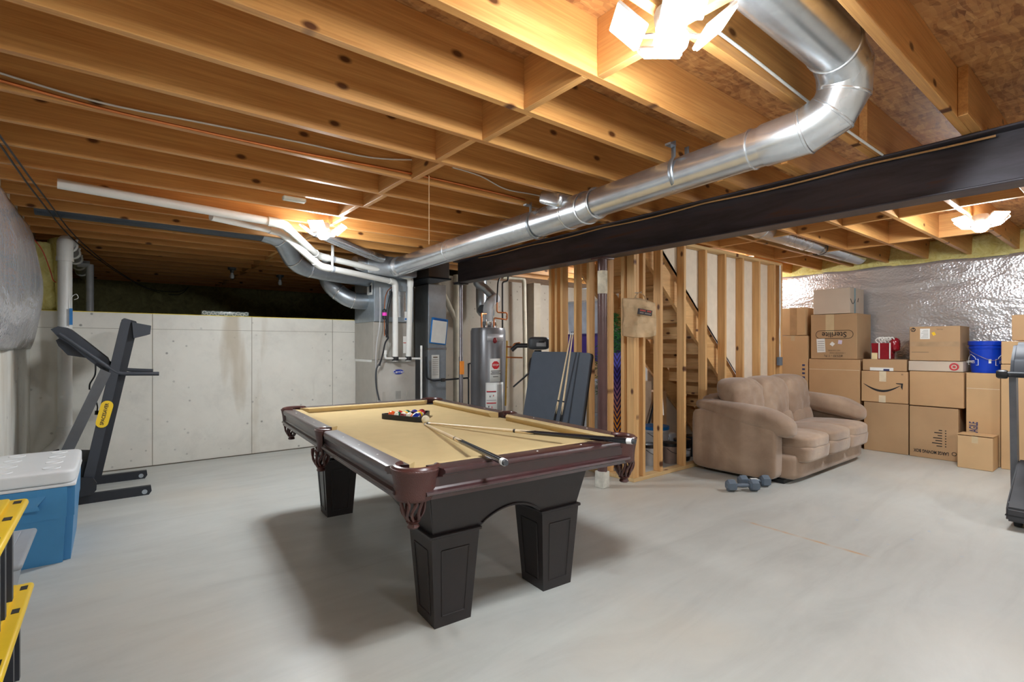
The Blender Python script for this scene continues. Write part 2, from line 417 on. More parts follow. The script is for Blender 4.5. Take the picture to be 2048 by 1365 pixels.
# ================================================================== THE SETTING
JB = 2.3895; JT = JB + 0.235
XL, XR, YB, YN, YF = -0.62, 8.05, 6.69, -3.6, 11.0       # left wall, right wall, low back wall, wall behind camera, crawlspace far wall
struct(MB().box((XL - 0.2, YN - 0.2, -0.12), (XR + 0.3, YB + 0.1, 0)), 'floor', M_floor)
struct(MB().box((XL - 0.3, YN - 0.3, JT), (XR + 0.5, YF + 0.3, JT + 0.02)), 'ceiling', M_osb)
struct(MB().box((XL - 0.2, YN - 0.2, 0), (XL, YF + 0.2, JT)), 'wall_left', M_wallc)
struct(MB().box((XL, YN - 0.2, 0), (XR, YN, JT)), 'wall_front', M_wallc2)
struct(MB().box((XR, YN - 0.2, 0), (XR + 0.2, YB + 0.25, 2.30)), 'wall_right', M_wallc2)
struct(MB().box((XR + 0.22, YN - 0.2, 2.30), (XR + 0.30, YB + 0.25, JT)), 'trim_rim_board', M_joist)
bw = struct(MB().box((XL, YB, -0.1), (3.45, YB + 0.2, 1.64)), 'wall_back', M_wallc)
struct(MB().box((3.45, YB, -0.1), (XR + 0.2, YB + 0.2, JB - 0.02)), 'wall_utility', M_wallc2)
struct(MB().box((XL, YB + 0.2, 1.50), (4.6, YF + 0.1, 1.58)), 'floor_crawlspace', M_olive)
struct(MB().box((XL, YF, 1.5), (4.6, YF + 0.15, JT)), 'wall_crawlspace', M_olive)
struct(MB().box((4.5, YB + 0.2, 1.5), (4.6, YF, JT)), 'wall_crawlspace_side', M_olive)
struct(MB().box((XL, YB + 0.002, 1.64), (2.56, YB + 0.03, 1.647)), 'trim_sill_foam', plain('yellow_sill_foam', (226, 204, 80), 0.8))
# form joints cast in the wall: fine recessed-looking ridges
m_seam = plain('form_seam', (150, 144, 130), 0.8)
sb = MB()
for x in (0.34, 1.31, 2.27): sb.box((x - 0.003, YB - 0.0025, 0), (x + 0.003, YB, 1.64))
sb.box((XL, YB - 0.002, 1.475), (2.7, YB, 1.479))
struct(sb, 'trim_form_joints', m_seam)
cr = MB(); cr.tube([(XL + 0.02 + i * 0.11, YB - 0.004 - 0.006 * random.random(), 0.004) for i in range(30)], 0.006, 6)
struct(cr, 'trim_floor_crack', plain('crack_shadow', (96, 88, 76), 0.9))
struct(MB().box((5.6, YB - 0.18, 0), (5.75, YB, JB - 0.03)), 'trim_pilaster', M_wallc2)

# ---- joists: left span X -0.62 .. 3.62, right span lapping the beam
def joist_mesh(L, name='ceiling_joist'):
    mb = MB(); mb.box((0, 0, 0), (L, 0.038, 0.235), 0.002); return mb
JL = joist_mesh(4.22).build('ceiling_joist', M_joist)
JR = joist_mesh(5.08).build('ceiling_joist', M_joist)
first = [True, True]
def put_joist(src, i, x, y, label, group, L=None):
    o = src if first[i] else src.copy()
    if not first[i]: COL.objects.link(o)
    first[i] = False
    o.location = (x, y, JB); tag(o, label, 'ceiling joist', group, 'structure')
    return o
ks = list(range(-12, 24)); vis = 0
for k in ks:
    y = 1.398 + 0.4064 * k
    if y > YF - 0.05 or y < YN: continue
    if y < 0.9:
        lb = 'pine ceiling joist overhead on the near side of the closest ceiling light, left of the steel beam'
    else:
        n = k + 2
        lb = f'pine ceiling joist left of the steel beam, the {ORD[n - 1]} one beyond the closest ceiling light'
        lb = lb.replace('the first one', 'the first one')
        if y > YB: lb = f'dim pine joist over the crawlspace, the {ORD[max(0, round((y - YB) / 0.4064 - 0.4))]} one past the low wall'
    put_joist(JL, 0, XL, y, lb, 'ceiling joists left of the steel beam')
nr = 0
for k in range(-12, 13):
    y = 1.398 + 0.4064 * k - 0.039
    if y < YN or y > YB - 0.05: continue
    if k in (5, 6): continue
    lb = 'pine ceiling joist overhead right of the steel beam, nearer than the rear right lamp' if y < 0.5 else f'pine ceiling joist right of the steel beam, the {ORD[nr]} one running out to the foil covered wall'
    if y >= 0.5: nr += 1
    put_joist(JR, 1, 3.16, y, lb, 'ceiling joists right of the steel beam')
for k in (5, 6):      # cut short at the stair opening
    y = 1.398 + 0.4064 * k - 0.039
    o = MB().box((3.16, y, JB), (4.1, y + 0.038, JT), 0.002).build('ceiling_joist', M_joist, loc=(3.16, y, JB)); tag(o, f'short pine joist over the head of the stairs, the {("nearer", "farther")[k - 5]} of two', 'ceiling joist', 'ceiling joists cut at the stair opening', 'structure')
    o = MB().box((6.95, y, JB), (8.24, y + 0.038, JT), 0.002).build('ceiling_joist', M_joist, loc=(6.95, y, JB)); tag(o, f'short pine joist past the end of the stair wall, the {("nearer", "farther")[k - 5]} of two', 'ceiling joist', 'ceiling joists cut at the stair opening', 'structure')
# ---- solid blocking
blk = MB().box((0, 0, 0), (0.038, 0.3684, 0.235), 0.002).build('joist_block', M_blk); bfirst = True
def block(x, k, label, right=False):
    global bfirst
    y = 1.398 + 0.4064 * k + 0.038 - (0.039 if right else 0)
    o = blk if bfirst else blk.copy()
    if not bfirst: COL.objects.link(o)
    bfirst = False
    o.location = (x, y, JB); tag(o, label, 'blocking', 'solid blocks between the ceiling joists', 'structure')
for n, k in enumerate(range(-1, 23)):
    block(1.50 + (0.04 if k % 2 else -0.01), k, f'short wood block bridging two joists left of the beam, the {ORD[n]} along the line from the closest light')
block(1.50, -2, 'short wood block beside the closest ceiling light, nearest of the line')
for n, k in enumerate(range(-3, 5)):
    block(5.22 + (0.04 if k % 2 else -0.01), k, f'short wood block right of the beam in the line over the sofa, {ORD[n]} from the near side', True)
for n, k in enumerate(range(-1, 4)):
    block(6.52 + (0.04 if k % 2 else -0.01), k, f'short wood block right of the beam in the line near the foil wall, {ORD[n]} from the near side', True)

# ---- steel beam and its posts
bm_ = MB(); y0, y1 = -3.5, 5.62
def ibeam(mb, xc, w_, zt, d, y0, y1, tf=0.012, tw=0.008):
    mb.box((xc - w_ / 2, y0, zt - tf), (xc + w_ / 2, y1, zt), 0.003); mb.box((xc - w_ / 2, y0, zt - d), (xc + w_ / 2, y1, zt - d + tf), 0.003)
    mb.box((xc - tw / 2, y0, zt - d + tf), (xc + tw / 2, y1, zt - tf))
ibeam(bm_, 3.535, 0.165, JB - 0.002, 0.285, y0, y1)
beam = bm_.build('steel_beam', M_steel, loc=(3.535, 0, JB - 0.285)); tag(beam, 'dark rusty steel I-beam crossing the ceiling under the wooden joists', 'beam', kind='structure')
t = thing('support_post', 'brown painted round steel post under the beam beside the stud wall', 'post', (3.535, 3.145, 0))
M_brownp = plain('brown_paint', (92, 66, 64), 0.3, 0.1, bmp=0.15, bscale=30)
MB().lathe([(0.045, 0.012), (0.045, JB - 0.30)], (3.535, 3.145, 0), 28).build('shaft', M_brownp, t)
MB().box((3.487, 3.10, 0), (3.583, 3.196, 0.15), 0.004).build('footing_block', plain('chalky_grout', (196, 194, 184), 0.8, var=0.15), t)
MB().box((3.46, 3.07, JB - 0.30), (3.61, 3.22, JB - 0.287)).build('cap_plate', M_brownp, t)
lb = MB().lathe([(0.0455, 1.775), (0.0455, 1.985)], (3.535, 3.145, 0), 28, cap=False).build('paper_label', plain('worn_paper', (206, 196, 176), 0.7, var=0.2), t); lb['label'] = 'worn paper label wrapped round the post'
t = thing('support_post', 'thin dark steel post under the far end of the beam, beside the water heater', 'post', (3.54, 5.56, 0))
MB().lathe([(0.028, 0.01), (0.028, 1.15), (0.022, 1.16), (0.022, JB - 0.30)], (3.54, 5.56, 0), 20).build('shaft', plain('grey_steel_post', (108, 104, 106), 0.35, 0.6), t)
MB().box((3.47, 5.49, 0), (3.61, 5.63, 0.01)).build('base_plate', M_blackmet, t)
MB().box((3.47, 5.49, JB - 0.30), (3.61, 5.63, JB - 0.287)).build('cap_plate', M_blackmet, t)
og = MB().box((3.49, 5.50, 0.93), (3.55, 5.512, 1.10)).build('orange_tag', plain('orange_card', (244, 146, 48), 0.6), t, local=False); og['label'] = 'orange warning tag'

# ================================================================== LAMPS
m_glow = None
def glowmat():
    m, nt, b = newmat('glowing_diffuser'); b.inputs['Base Color'].default_value = (0.9, 0.9, 0.9, 1)
    b.inputs['Emission Color'].default_value = (0.90, 0.96, 1.0, 1); b.inputs['Emission Strength'].default_value = LAMP_S
    return m
m_glow = glowmat()
def lamp(loc, label):
    x, y, z = loc
    t = thing('garage_lamp', label, 'ceiling lamp', loc, TH - R(90), 'petal ceiling lamps')
    MB().lathe([(0.05, 0.086), (0.055, 0.07), (0.05, 0.03), (0.03, 0.02), (0.03, 0.0)], (0, 0, 0), 24).build('socket', M_white, t, local=True)
    MB().lathe([(0.0, -0.062), (0.03, -0.055), (0.05, -0.035), (0.056, -0.01), (0.05, 0.0)], (0, 0, 0), 28, cap=False).build('lens', m_glow, t, local=True)
    for k in range(4):
        a = R(90 * k); rot = Matrix.Rotation(a, 3, 'Z') @ Matrix.Rotation(R(-40), 3, 'Y')
        d = Matrix.Rotation(a, 3, 'Z') @ Vector((1, 0, 0))
        c = d * 0.145 + Vector((0, 0, 0.025))
        MB().obox(c + rot @ Vector((0, 0, 0.010)), (0.12, 0.135, 0.014), rot, 0.005, 2).build('petal', plain('white_lamp_housing', (226, 226, 224), 0.4), t, local=True)
        MB().obox(c, (0.11, 0.125, 0.006), rot, 0.002).build('light_panel', m_glow, t, local=True)
        MB().tube([d * 0.03 + Vector((0, 0, 0.005)), c + rot @ Vector((-0.05, 0, 0.01))], 0.008, 8).build('hinge', M_chrome, t, local=True)
    return t
lamp(LAMPS[0], 'blazing white four-petal ceiling lamp nearest the camera, left of the silver duct elbow')
lamp(LAMPS[1], 'blazing white four-petal ceiling lamp above the back of the room, beside the white plastic pipes')
lamp(LAMPS[2], 'blazing white four-petal ceiling lamp right of the steel beam, above the boxes')
lamp(LAMP_FILL[0], 'added petal fill lamp behind the camera on the left'); lamp(LAMP_FILL[1], 'added petal fill lamp behind the camera on the right')
lamp(LAMP_FILL[2], 'added petal fill lamp in the utility space behind the stairs')
for (px, py), lb in (((464, 565), 'unlit bare bulb holder on the crawlspace ceiling, the left one'), ((560, 573), 'unlit bare bulb holder deep in the crawlspace near the dark ducts')):
    p = onY(px, py, 8.0 if px < 500 else 8.4); p.z = JB
    t = thing('bulb_holder', lb, 'light socket', p)
    MB().lathe([(0.055, 0), (0.05, -0.03), (0.025, -0.035), (0.022, -0.07)], p, 20).build('socket', M_dgrey, t)
    MB().lathe([(0.014, -0.07), (0.02, -0.09), (0.03, -0.12), (0.024, -0.15), (0.0, -0.158)], p, 16, cap=False).build('bulb', plain('dusty_glass', (200, 205, 210), 0.2), t)

# ================================================================== DUCTS
def duct(mb, pts, r, n=28): mb.tube(pts, r, n)
def bead(parent, pts_c, d, r, name='seam_band'):
    mb = MB(); q = Vector(d).normalized()
    mb.lathe([(r - 0.002, -0.008), (r + 0.004, -0.005), (r + 0.005, 0), (r + 0.004, 0.005), (r - 0.002, 0.008)], pts_c, 28, q, cap=False)
    return mb.build(name, M_galv, parent)
t = thing('supply_duct', 'long shiny round galvanised duct hung under the joists with an elbow into a joist bay', 'duct', (2.45, 2.5, 2.25))
A0, A1, A2 = Vector((2.74, 5.75, 2.26)), Vector((2.60, 2.62, 2.255)), Vector((2.53, 2.36, 2.24))
MB().tube([A0, A1], 0.108, 32).build('wide_pipe', M_galv, t)
MB().tube([A1, (2.575, 2.50, 2.25), (2.535, 2.36, 2.235), (2.50, 2.26, 2.235)], [0.112, 0.112, 0.105, 0.098], 32).build('reducer_elbow', M_galv, t)
MB().tube([(2.50, 2.28, 2.236), (2.42, 1.12, 2.245)], 0.092, 32).build('narrow_pipe', M_galv, t)
el = [Vector(p) for p in ((2.42, 1.14, 2.245), (2.415, 0.96, 2.25), (2.43, 0.86, 2.30), (2.44, 0.82, 2.38), (2.40, 0.805, 2.46), (2.28, 0.80, 2.505))]
MB().tube(el, 0.098, 32).build('elbow', M_galv, t)
MB().tube([(2.30, 0.80, 2.503), (-0.5, 0.80, 2.503)], 0.102, 32).build('bay_pipe', M_galv, t)
for c, d, r in ((A1, A1 - A0, 0.112), (Vector((2.68, 4.4, 2.26)), A1 - A0, 0.109), (Vector((2.545, 2.40, 2.24)), (-0.3, -1, 0), 0.110), (Vector((2.50, 2.27, 2.236)), (-0.1, -1, 0), 0.1), (Vector((2.425, 1.2, 2.245)), (0, -1, 0), 0.093),
                (el[1], (0.05, -1, 0.2), 0.10), (el[2], (0.1, -0.7, 0.7), 0.101), (el[3], (-0.1, -0.4, 1), 0.101), (el[4], (-0.8, 0, 0.7), 0.101), (Vector((2.27, 0.80, 2.503)), (-1, 0, 0), 0.103)):
    bead(t, c, d, r)
MB().obox((2.56, 2.70, 2.36), (0.20, 0.24, 0.10), Matrix.Rotation(R(20), 3, 'X'), 0.03, 3).build('branch_boot', M_galv, t)
for y, rr, x in ((3.0, 0.112, 2.62), (1.62, 0.095, 2.455)):
    sp = [(x + (rr + 0.003) * math.cos(a), y, 2.25 + (rr + 0.003) * math.sin(a)) for a in [R(130 + i * 14) for i in range(21)]]
    mb = MB(); P = [(sp[0][0], y, JB + 0.02)] + [(rr_, y, z_) for rr_, _, z_ in [(a, 0, b) for a, _, b in sp]] + [(sp[-1][0], y, JB + 0.02)]
    for i in range(len(P) - 1):
        a, b = Vector(P[i]), Vector(P[i + 1]); q = (b - a)
        mb._add([a + Vector((0, -0.014, 0)), a + Vector((0, 0.014, 0)), b + Vector((0, 0.014, 0)), b + Vector((0, -0.014, 0))], [[0, 1, 2, 3]])
    mb.build('hanger_strap', M_galvd, t, solid=0.002)
    MB().box((x - rr - 0.02, y - 0.018, JB - 0.012), (x - rr + 0.03, y + 0.018, JB - 0.001)).build('strap_bracket', M_galvd, t)

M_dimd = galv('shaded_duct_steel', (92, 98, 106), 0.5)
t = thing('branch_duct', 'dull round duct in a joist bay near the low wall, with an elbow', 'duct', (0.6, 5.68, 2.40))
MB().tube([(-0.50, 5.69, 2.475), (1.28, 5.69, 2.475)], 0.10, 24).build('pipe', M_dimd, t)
e2 = bend([(1.22, 5.69, 2.475), (1.40, 5.70, 2.44), (1.62, 5.95, 2.20), (1.95, 6.05, 2.17)], 0.15)
MB().tube(e2, 0.105, 24).build('elbow', M_galvd, t)
MB().tube([(1.94, 6.05, 2.17), (2.6, 6.2, 2.15)], 0.105, 24).build('end_pipe', M_galvd, t)
for i, d in ((4, (1, 0.3, -0.6)), (9, (0.8, 0.6, -0.5)), (14, (1, 0.2, 0))): 
    i = min(i, len(e2) - 2); bead(t, e2[i], e2[i + 1] - e2[i], 0.107)
t = thing('return_elbow_duct', 'round galvanised duct elbow entering the left side of the furnace plenum', 'duct', (2.3, 6.4, 1.9))
e3 = bend([(2.58, 6.3, 1.87), (2.36, 6.3, 1.87), (2.12, 6.4, 2.05), (2.1, 6.45, 2.34)], 0.16)
MB().tube(e3, 0.105, 24).build('pipe', M_galvd, t)
for i in (3, 8, 13): bead(t, e3[i], e3[i + 1] - e3[i], 0.107)
t = thing('flexible_duct', 'thin crinkled silver flexible duct under the joists above the furnace', 'duct', (2.0, 5.4, 2.33))
fp = catmull([Vector(p) for p in ((1.50, 5.05, 2.42), (1.9, 5.2, 2.345), (2.25, 5.42, 2.315), (2.50, 5.66, 2.33))], 26)
MB().tube(fp, [0.043 + 0.005 * (i % 2) for i in range(len(fp))], 16).build('hose', M_galv, t)

# ================================================================== FURNACE
M_furn = plain('furnace_beige_paint', (176, 172, 164), 0.4, 0.2, var=0.03)
M_furn2 = plain('furnace_door_paint', (184, 181, 174), 0.35, 0.25, var=0.03)
t = thing('furnace', 'beige gas furnace with coil cabinet and galvanised plenum against the low concrete wall', 'furnace', (2.85, 6.3, 0))
x0, x1, yf, yb = 2.57, 3.12, 5.98, 6.67
MB().box((x0, yf + 0.02, 0.03), (x1, yb, 1.12), 0.006).build('cabinet', M_furn, t)
MB().box((x0 + 0.012, yf, 0.10), (x1 - 0.01, yf + 0.022, 1.09), 0.012, 2).build('door', M_furn2, t)
for s_ in (0, 1):
    xx = (x0 + 0.10, x1 - 0.12)[s_]
    mb = MB(); mb.prism([(xx - 0.012, 0.72), (xx + 0.012, 0.72), (xx + 0.05, 0.25), (xx - 0.05, 0.25)], 1, yf - 0.006, yf + 0.004).build('door_rib', M_furn, t)
    MB().lathe([(0.022, 0), (0.02, 0.012)], (xx, yf - 0.004, 0.56), 16, (0, -1, 0)).build('door_knob', M_dgrey, t)
ov = MB().lathe([(0.06, 0), (0.06, 0.006)], (0, 0, 0), 32, (0, -1, 0)); 
for v in ov.bm.verts: v.co = Vector((v.co.x * 1.25 + 2.865, v.co.y + yf, v.co.z * 0.5 + 0.965))
ov.build('badge', plain('badge_blue', (28, 52, 150), 0.3), t)
text('Carrier', 0.05, M_white, t, (2.865, yf - 0.0072, 0.965), (1, 0, 0), (0, 0, 1), 'badge_lettering')
MB().box((2.83, yf - 0.001, 0.62), (2.90, yf + 0.001, 0.72)).build('rating_label', plain('label_grey', (150, 148, 142), 0.5), t)
MB().box((x0 - 0.01, yf + 0.06, 1.12), (x1 - 0.02, yb, 1.60), 0.006).build('coil_cabinet', M_furn, t)
MB().box((x0 - 0.004, yf + 0.14, 1.09), (x0 + 0.002, yb, 1.155)).build('filter_rail', M_white, t)
MB().box((x0 - 0.01, yf + 0.04, 1.60), (x1 - 0.02, yb, JB - 0.03), 0.006).build('plenum', galv('plenum_steel', (168, 178, 186), 0.35, metal=0.4), t)
MB().box((x0 + 0.18, yf + 0.035, 1.66), (x1 - 0.13, yf + 0.045, 2.0), 0.003).build('access_plate', M_galv, t)
MB().box((x0 + 0.18, yf + 0.052, 1.14), (x0 + 0.30, yf + 0.062, 1.58), 0.003).build('coil_panel', M_furn2, t)
lw = MB().box((x1 - 0.15, yf + 0.034, 1.62), (x1 - 0.07, yf + 0.04, 1.74)).build('service_label', M_white, t); lw['label'] = 'white service sticker'
MB().box((x1 - 0.148, yf + 0.032, 1.63), (x1 - 0.072, yf + 0.0345, 1.655)).build('label_stripe', plain('stripe_blue', (60, 130, 200), 0.5), t)
MB().box((x1 - 0.16, yf + 0.052, 1.20), (x1 - 0.06, yf + 0.062, 1.42)).build('service_label', M_white, t)
MB().box((x1 - 0.16, yf + 0.050, 1.33), (x1 - 0.06, yf + 0.053, 1.34)).build('label_stripe', plain('stripe_red', (200, 70, 50), 0.5), t)
MB().box((x0 - 0.014, yf + 0.10, 1.94), (x0 - 0.009, yf + 0.26, 2.08)).build('manual_card', M_white, t)
MB().box((x0 - 0.016, yf + 0.12, 1.97), (x0 - 0.0135, yf + 0.18, 2.06)).build('card_window', M_dgrey, t)
# transition box over the plenum
t = thing('trunk_box', 'galvanised transition box on top of the furnace plenum joining the round ducts', 'duct', (2.7, 6.0, 2.2))
MB().box((2.35, 5.72, 2.15), (3.0, 6.02, JB - 0.012), 0.02, 2).build('box', M_galvd, t)
MB().lathe([(0.115, 0), (0.112, 0.10)], (2.72, 5.74, 2.26), 28, (-0.05, -1, 0)).build('collar', M_galv, t)
MB().lathe([(0.09, 0), (0.085, 0.12), (0.06, 0.16)], (2.37, 5.85, 2.27), 24, (-1, -0.4, 0.1)).build('collar', M_galv, t)
# return trunk and riser
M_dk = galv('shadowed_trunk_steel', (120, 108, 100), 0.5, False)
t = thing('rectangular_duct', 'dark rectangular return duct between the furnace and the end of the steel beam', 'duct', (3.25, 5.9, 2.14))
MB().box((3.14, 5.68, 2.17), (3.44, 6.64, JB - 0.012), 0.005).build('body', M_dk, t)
MB().box((3.13, 5.66, 2.15), (3.46, 6.66, 2.17), 0.002).build('flange', M_blackmet, t)
t = thing('return_riser', 'tall galvanised rectangular duct standing right of the furnace with papers stuck on it', 'duct', (3.56, 6.4, 0))
MB().box((3.42, 6.2, 0.0), (3.70, 6.60, 2.149), 0.004).build('riser', galv('riser_steel', (168, 176, 184), 0.33, metal=0.4), t)
MB().box((3.415, 6.195, 1.24), (3.705, 6.3, 1.27), 0.002).build('joint_band', M_galv, t)
pk = MB().box((3.46, 6.185, 0.84), (3.58, 6.19, 1.17)).build('paper_sheet', M_white, t); pk['label'] = 'white printed instruction sheet'
mb = MB()
for i in range(9): mb.box((3.475, 6.1835, 1.10 - i * 0.026), (3.565, 6.1852, 1.105 - i * 0.026))
mb.box((3.485, 6.1835, 1.13), (3.555, 6.1852, 1.145)); mb.build('print_lines', M_greyink, t)
c = thing('clipboard_pocket', 'blue edged plastic document pocket hung on the galvanised riser', 'document holder', (3.57, 6.18, 1.62))
rot = Matrix.Rotation(R(6), 3, 'Y')
MB().obox((3.575, 6.186, 1.50), (0.26, 0.012, 0.36), rot, 0.01, 2).build('frame', plain('bright_blue_plastic', (40, 130, 205), 0.35), c)
MB().obox((3.572, 6.176, 1.49), (0.225, 0.010, 0.31), rot).build('pages', M_white, c)
MB().obox((3.59, 6.172, 1.655), (0.2, 0.014, 0.022), rot, 0.004, 2).build('clip', plain('dark_blue_plastic', (24, 86, 160), 0.3), c)

# ---- white plastic vent pipes
t = thing('vent_pipe', 'white plastic vent pipe, the lower of the pair running down to the furnace top', 'pipe', (2.78, 5.9, 1.12))
def path(L, r=0.08): return bend(L, r)
V1 = [(0.35, 4.52, 2.30), tuple(onY(558, 464, 4.62)), tuple(onY(640, 535, 5.0)), (2.80, 5.93, 2.10), (2.80, 5.93, 1.10)]
V2 = [(-0.55, 4.44, 2.345), (1.12, 4.50, 2.345), tuple(onY(636, 512, 4.95)), (2.98, 5.87, 2.17), (2.98, 5.93, 1.10)]
V1[2] = tuple(atD(640, 533, 5.35)); V2[2] = tuple(atD(636, 512, 5.45)); V1[1] = tuple(atD(562, 464, 4.72)); V2[1] = tuple(atD(566, 447, 4.80))
V1[0] = tuple(atD(422, 433, 4.12)); V2[0] = (-0.29, 4.56, 2.388); V2[1] = tuple(atD(566, 448, 4.34)); V1[1] = tuple(atD(562, 464, 4.66))
for k, V in enumerate((V1, V2)):
    if k: t = thing('vent_pipe', 'white plastic vent pipe, the upper longer one reaching from the left joists to the furnace', 'pipe', (2.98, 5.9, 1.12))
    MB().tube(path(V), 0.034, 20).build('pipe', M_pvc, t)
    for i in (1, 2, 3):
        v = Vector(V[i]); a = (Vector(V[i - 1]) - v).normalized(); b_ = (Vector(V[i + 1]) - v).normalized()
        MB().tube(bend([v + a * 0.12, v, v + b_ * 0.12], 0.08), 0.040, 20).build('elbow_fitting', M_pvc, t)
    v = Vector(V[4]); MB().lathe([(0.042, 0.0), (0.042, 0.05)], v + Vector((0, 0, 0.01)), 20).build('rubber_coupling', M_black, t)
    m_ = (Vector(V[2]) * 0.86 + Vector(V[3]) * 0.14)
    MB().box((m_.x - 0.012, m_.y - 0.002, m_.z), (m_.x + 0.012, m_.y + 0.002, JB)).build('hanger_strap', M_white, t)
    d_ = (Vector(V[3]) - Vector(V[2])); MB().lathe([(0.037, -0.015), (0.037, 0.015)], m_, 20, d_).build('hanger_ring', plain('grey_ring', (170, 176, 184), 0.4), t)
# drain fittings at the furnace
t = thing('condensate_drain', 'thin white drain pipe with tees beside and across the furnace top', 'pipe', (3.15, 5.95, 0))
dp = [(2.66, 5.92, 1.24), (2.66, 5.92, 1.14), (3.16, 5.92, 1.13), (3.16, 5.92, 0.02)]
MB().tube(bend(dp, 0.03), 0.013, 12).build('pipe', M_pvc, t)
MB().tube([(3.16, 5.92, 1.0), (3.16, 5.92, 1.30)], 0.014, 12).build('vent_stub', M_pvc, t)
MB().lathe([(0.022, 0), (0.022, 0.05)], (2.66, 5.92, 1.19), 14).build('trap', M_pvc, t)
t = thing('refrigerant_lines', 'bundle of black insulated and copper refrigerant lines on the front of the coil cabinet', 'pipes', (2.7, 5.9, 1.3))
MB().tube([(2.80, 5.99, 2.03), (2.74, 5.94, 1.90), (2.70, 5.94, 1.72), (2.70, 5.95, 1.40)], 0.018, 12, smooth=8).build('insulated_line', M_black, t)
MB().tube([(2.79, 5.98, 2.05), (2.69, 5.94, 1.96), (2.66, 5.94, 1.78), (2.665, 5.95, 1.42)], 0.006, 8, smooth=8).build('copper_line', M_copper, t)
MB().lathe([(0.0, 0), (0.026, 0.01), (0.028, 0.05), (0.028, 0.12), (0.0, 0.14)], (2.655, 5.93, 1.62), 16).build('filter_drier', M_black, t)
MB().lathe([(0.0285, 0.05), (0.0285, 0.09)], (2.655, 5.93, 1.62), 16, cap=False).build('pink_label', plain('pink_label', (236, 60, 190), 0.5), t)
MB().tube([(2.70, 5.93, 1.56), (2.655, 5.90, 1.46), (2.69, 5.90, 1.40), (2.66, 5.92, 1.33), (2.62, 5.91, 1.18), (2.585, 5.92, 1.05)], 0.010, 10, smooth=6).build('valve_tail', M_blackmet, t)
t = thing('wiring_whip', 'grey electrical conduit and cord hanging down the corner of the furnace', 'cable', (2.58, 5.93, 0.5))
MB().tube([(2.60, 5.94, 2.02), (2.595, 5.93, 1.6), (2.555, 5.94, 1.3), (2.545, 5.94, 1.02)], 0.006, 8, smooth=6).build('grey_cord', plain('grey_cord', (188, 188, 190), 0.5), t)
MB().tube([(2.60, 5.92, 1.10), (2.548, 5.93, 1.0), (2.552, 5.94, 0.8), (2.60, 5.95, 0.60), (2.63, 5.94, 0.45)], 0.010, 10, smooth=6).build('flexible_conduit', M_dgrey, t)
MB().box((2.575, 5.93, 0.585), (2.61, 5.965, 0.625), 0.004).build('conduit_box', M_galv, t)

# ---- soil stack, gas pipe
t = thing('drain_stack', 'beige plastic drain stack with a slanting branch, behind the thin grey post', 'pipe', (4.05, 6.5, 0))
px = onY(913, 600, 6.5).x; M_beige = plain('aged_plastic_pipe', (206, 198, 178), 0.45)
MB().tube([(px, 6.5, 0), (px, 6.5, JB - 0.03)], 0.05, 20).build('stack', M_beige, t)
a = onY(912, 640, 6.5); b_ = onY(888, 592, 6.55); MB().tube([a, b_, b_ + (b_ - a) * 0.5], 0.042, 18).build('branch', M_beige, t)
for zz in (1.62, 1.9): MB().lathe([(0.057, 0), (0.057, 0.06)], (px, 6.5, zz), 20).build('coupling', M_beige, t)
t = thing('gas_pipe', 'black iron gas pipe with a valve crossing between the riser and the grey post', 'pipe', (3.6, 6.1, 1.0))
MB().tube(bend([(3.34, 6.12, 1.15), (3.34, 6.10, 0.86), (3.42, 6.08, 0.82), (3.98, 6.05, 0.84), (3.98, 6.05, 0.30), (3.96, 6.2, 0.02)], 0.03), 0.012, 10).build('pipe', M_blackmet, t)
MB().lathe([(0.024, 0), (0.024, 0.05)], (3.55, 6.075, 0.825), 12, (1, 0, 0)).build('valve', plain('iron_valve', (90, 88, 88), 0.4, 0.7), t)
MB().tube([(3.98, 6.05, 0.84), (3.98, 6.05, 1.04), (4.08, 6.05, 1.06)], 0.012, 10).build('drip_leg', M_blackmet, t)
MB().box((4.02, 6.04, 1.09), (4.10, 6.06, 1.10)).build('valve_handle', plain('red_handle', (190, 50, 40), 0.4), t)

# ================================================================== WATER HEATER, SOFTENER
hx, hy = 4.20, 5.88
t = thing('water_heater', 'tall grey water heater with a STOP label and insulated flue', 'water heater', (hx, hy, 0))
M_wh = plain('heater_grey_paint', (120, 120, 124), 0.32, 0.3, var=0.02)
MB().lathe([(0.235, 0.02), (0.25, 0.04), (0.25, 1.50), (0.235, 1.545), (0.06, 1.56)], (hx, hy, 0), 48).build('tank', M_wh, t)
def curved(r, a0, a1, z0, z1, name, m, parent=None, c=(hx, hy), n=14):
    mb = MB(); mb.grid(lambda u, v: (c[0] + r * math.cos(a0 + (a1 - a0) * u), c[1] + r * math.sin(a0 + (a1 - a0) * u), z0 + (z1 - z0) * v), n, 2)
    return mb.build(name, m, parent or t, solid=0.001)
ac = math.atan2(-hy, -hx)     # towards the camera
curved(0.2515, ac + R(-5), ac + R(58), 1.36, 1.46, 'brand_band', plain('band_grey', (190, 190, 194), 0.35, 0.3))
MB().sph((hx + 0.252 * math.cos(ac + R(22)), hy + 0.252 * math.sin(ac + R(22)), 1.37), 0.032, 16, 10, (1, 1, 1.25)).build('brand_badge', plain('badge_red', (130, 30, 34), 0.35), t)
curved(0.2515, ac + R(5), ac + R(42), 0.80, 1.12, 'stop_label', M_white)
oa = ac + R(24); onrm = Vector((math.cos(oa), math.sin(oa), 0)); ort = Vector((-math.sin(oa), math.cos(oa), 0)); oc = Vector((hx, hy, 1.03)) + onrm * 0.2545
mb = MB(); mb._add([oc + ort * 0.058 * math.cos(R(22.5 + 45 * i)) + Vector((0, 0, 0.058 * math.sin(R(22.5 + 45 * i)))) for i in range(8)], [list(range(8))])
mb.build('stop_sign', plain('stop_red', (204, 36, 44), 0.5), t, solid=0.002, smooth=0)
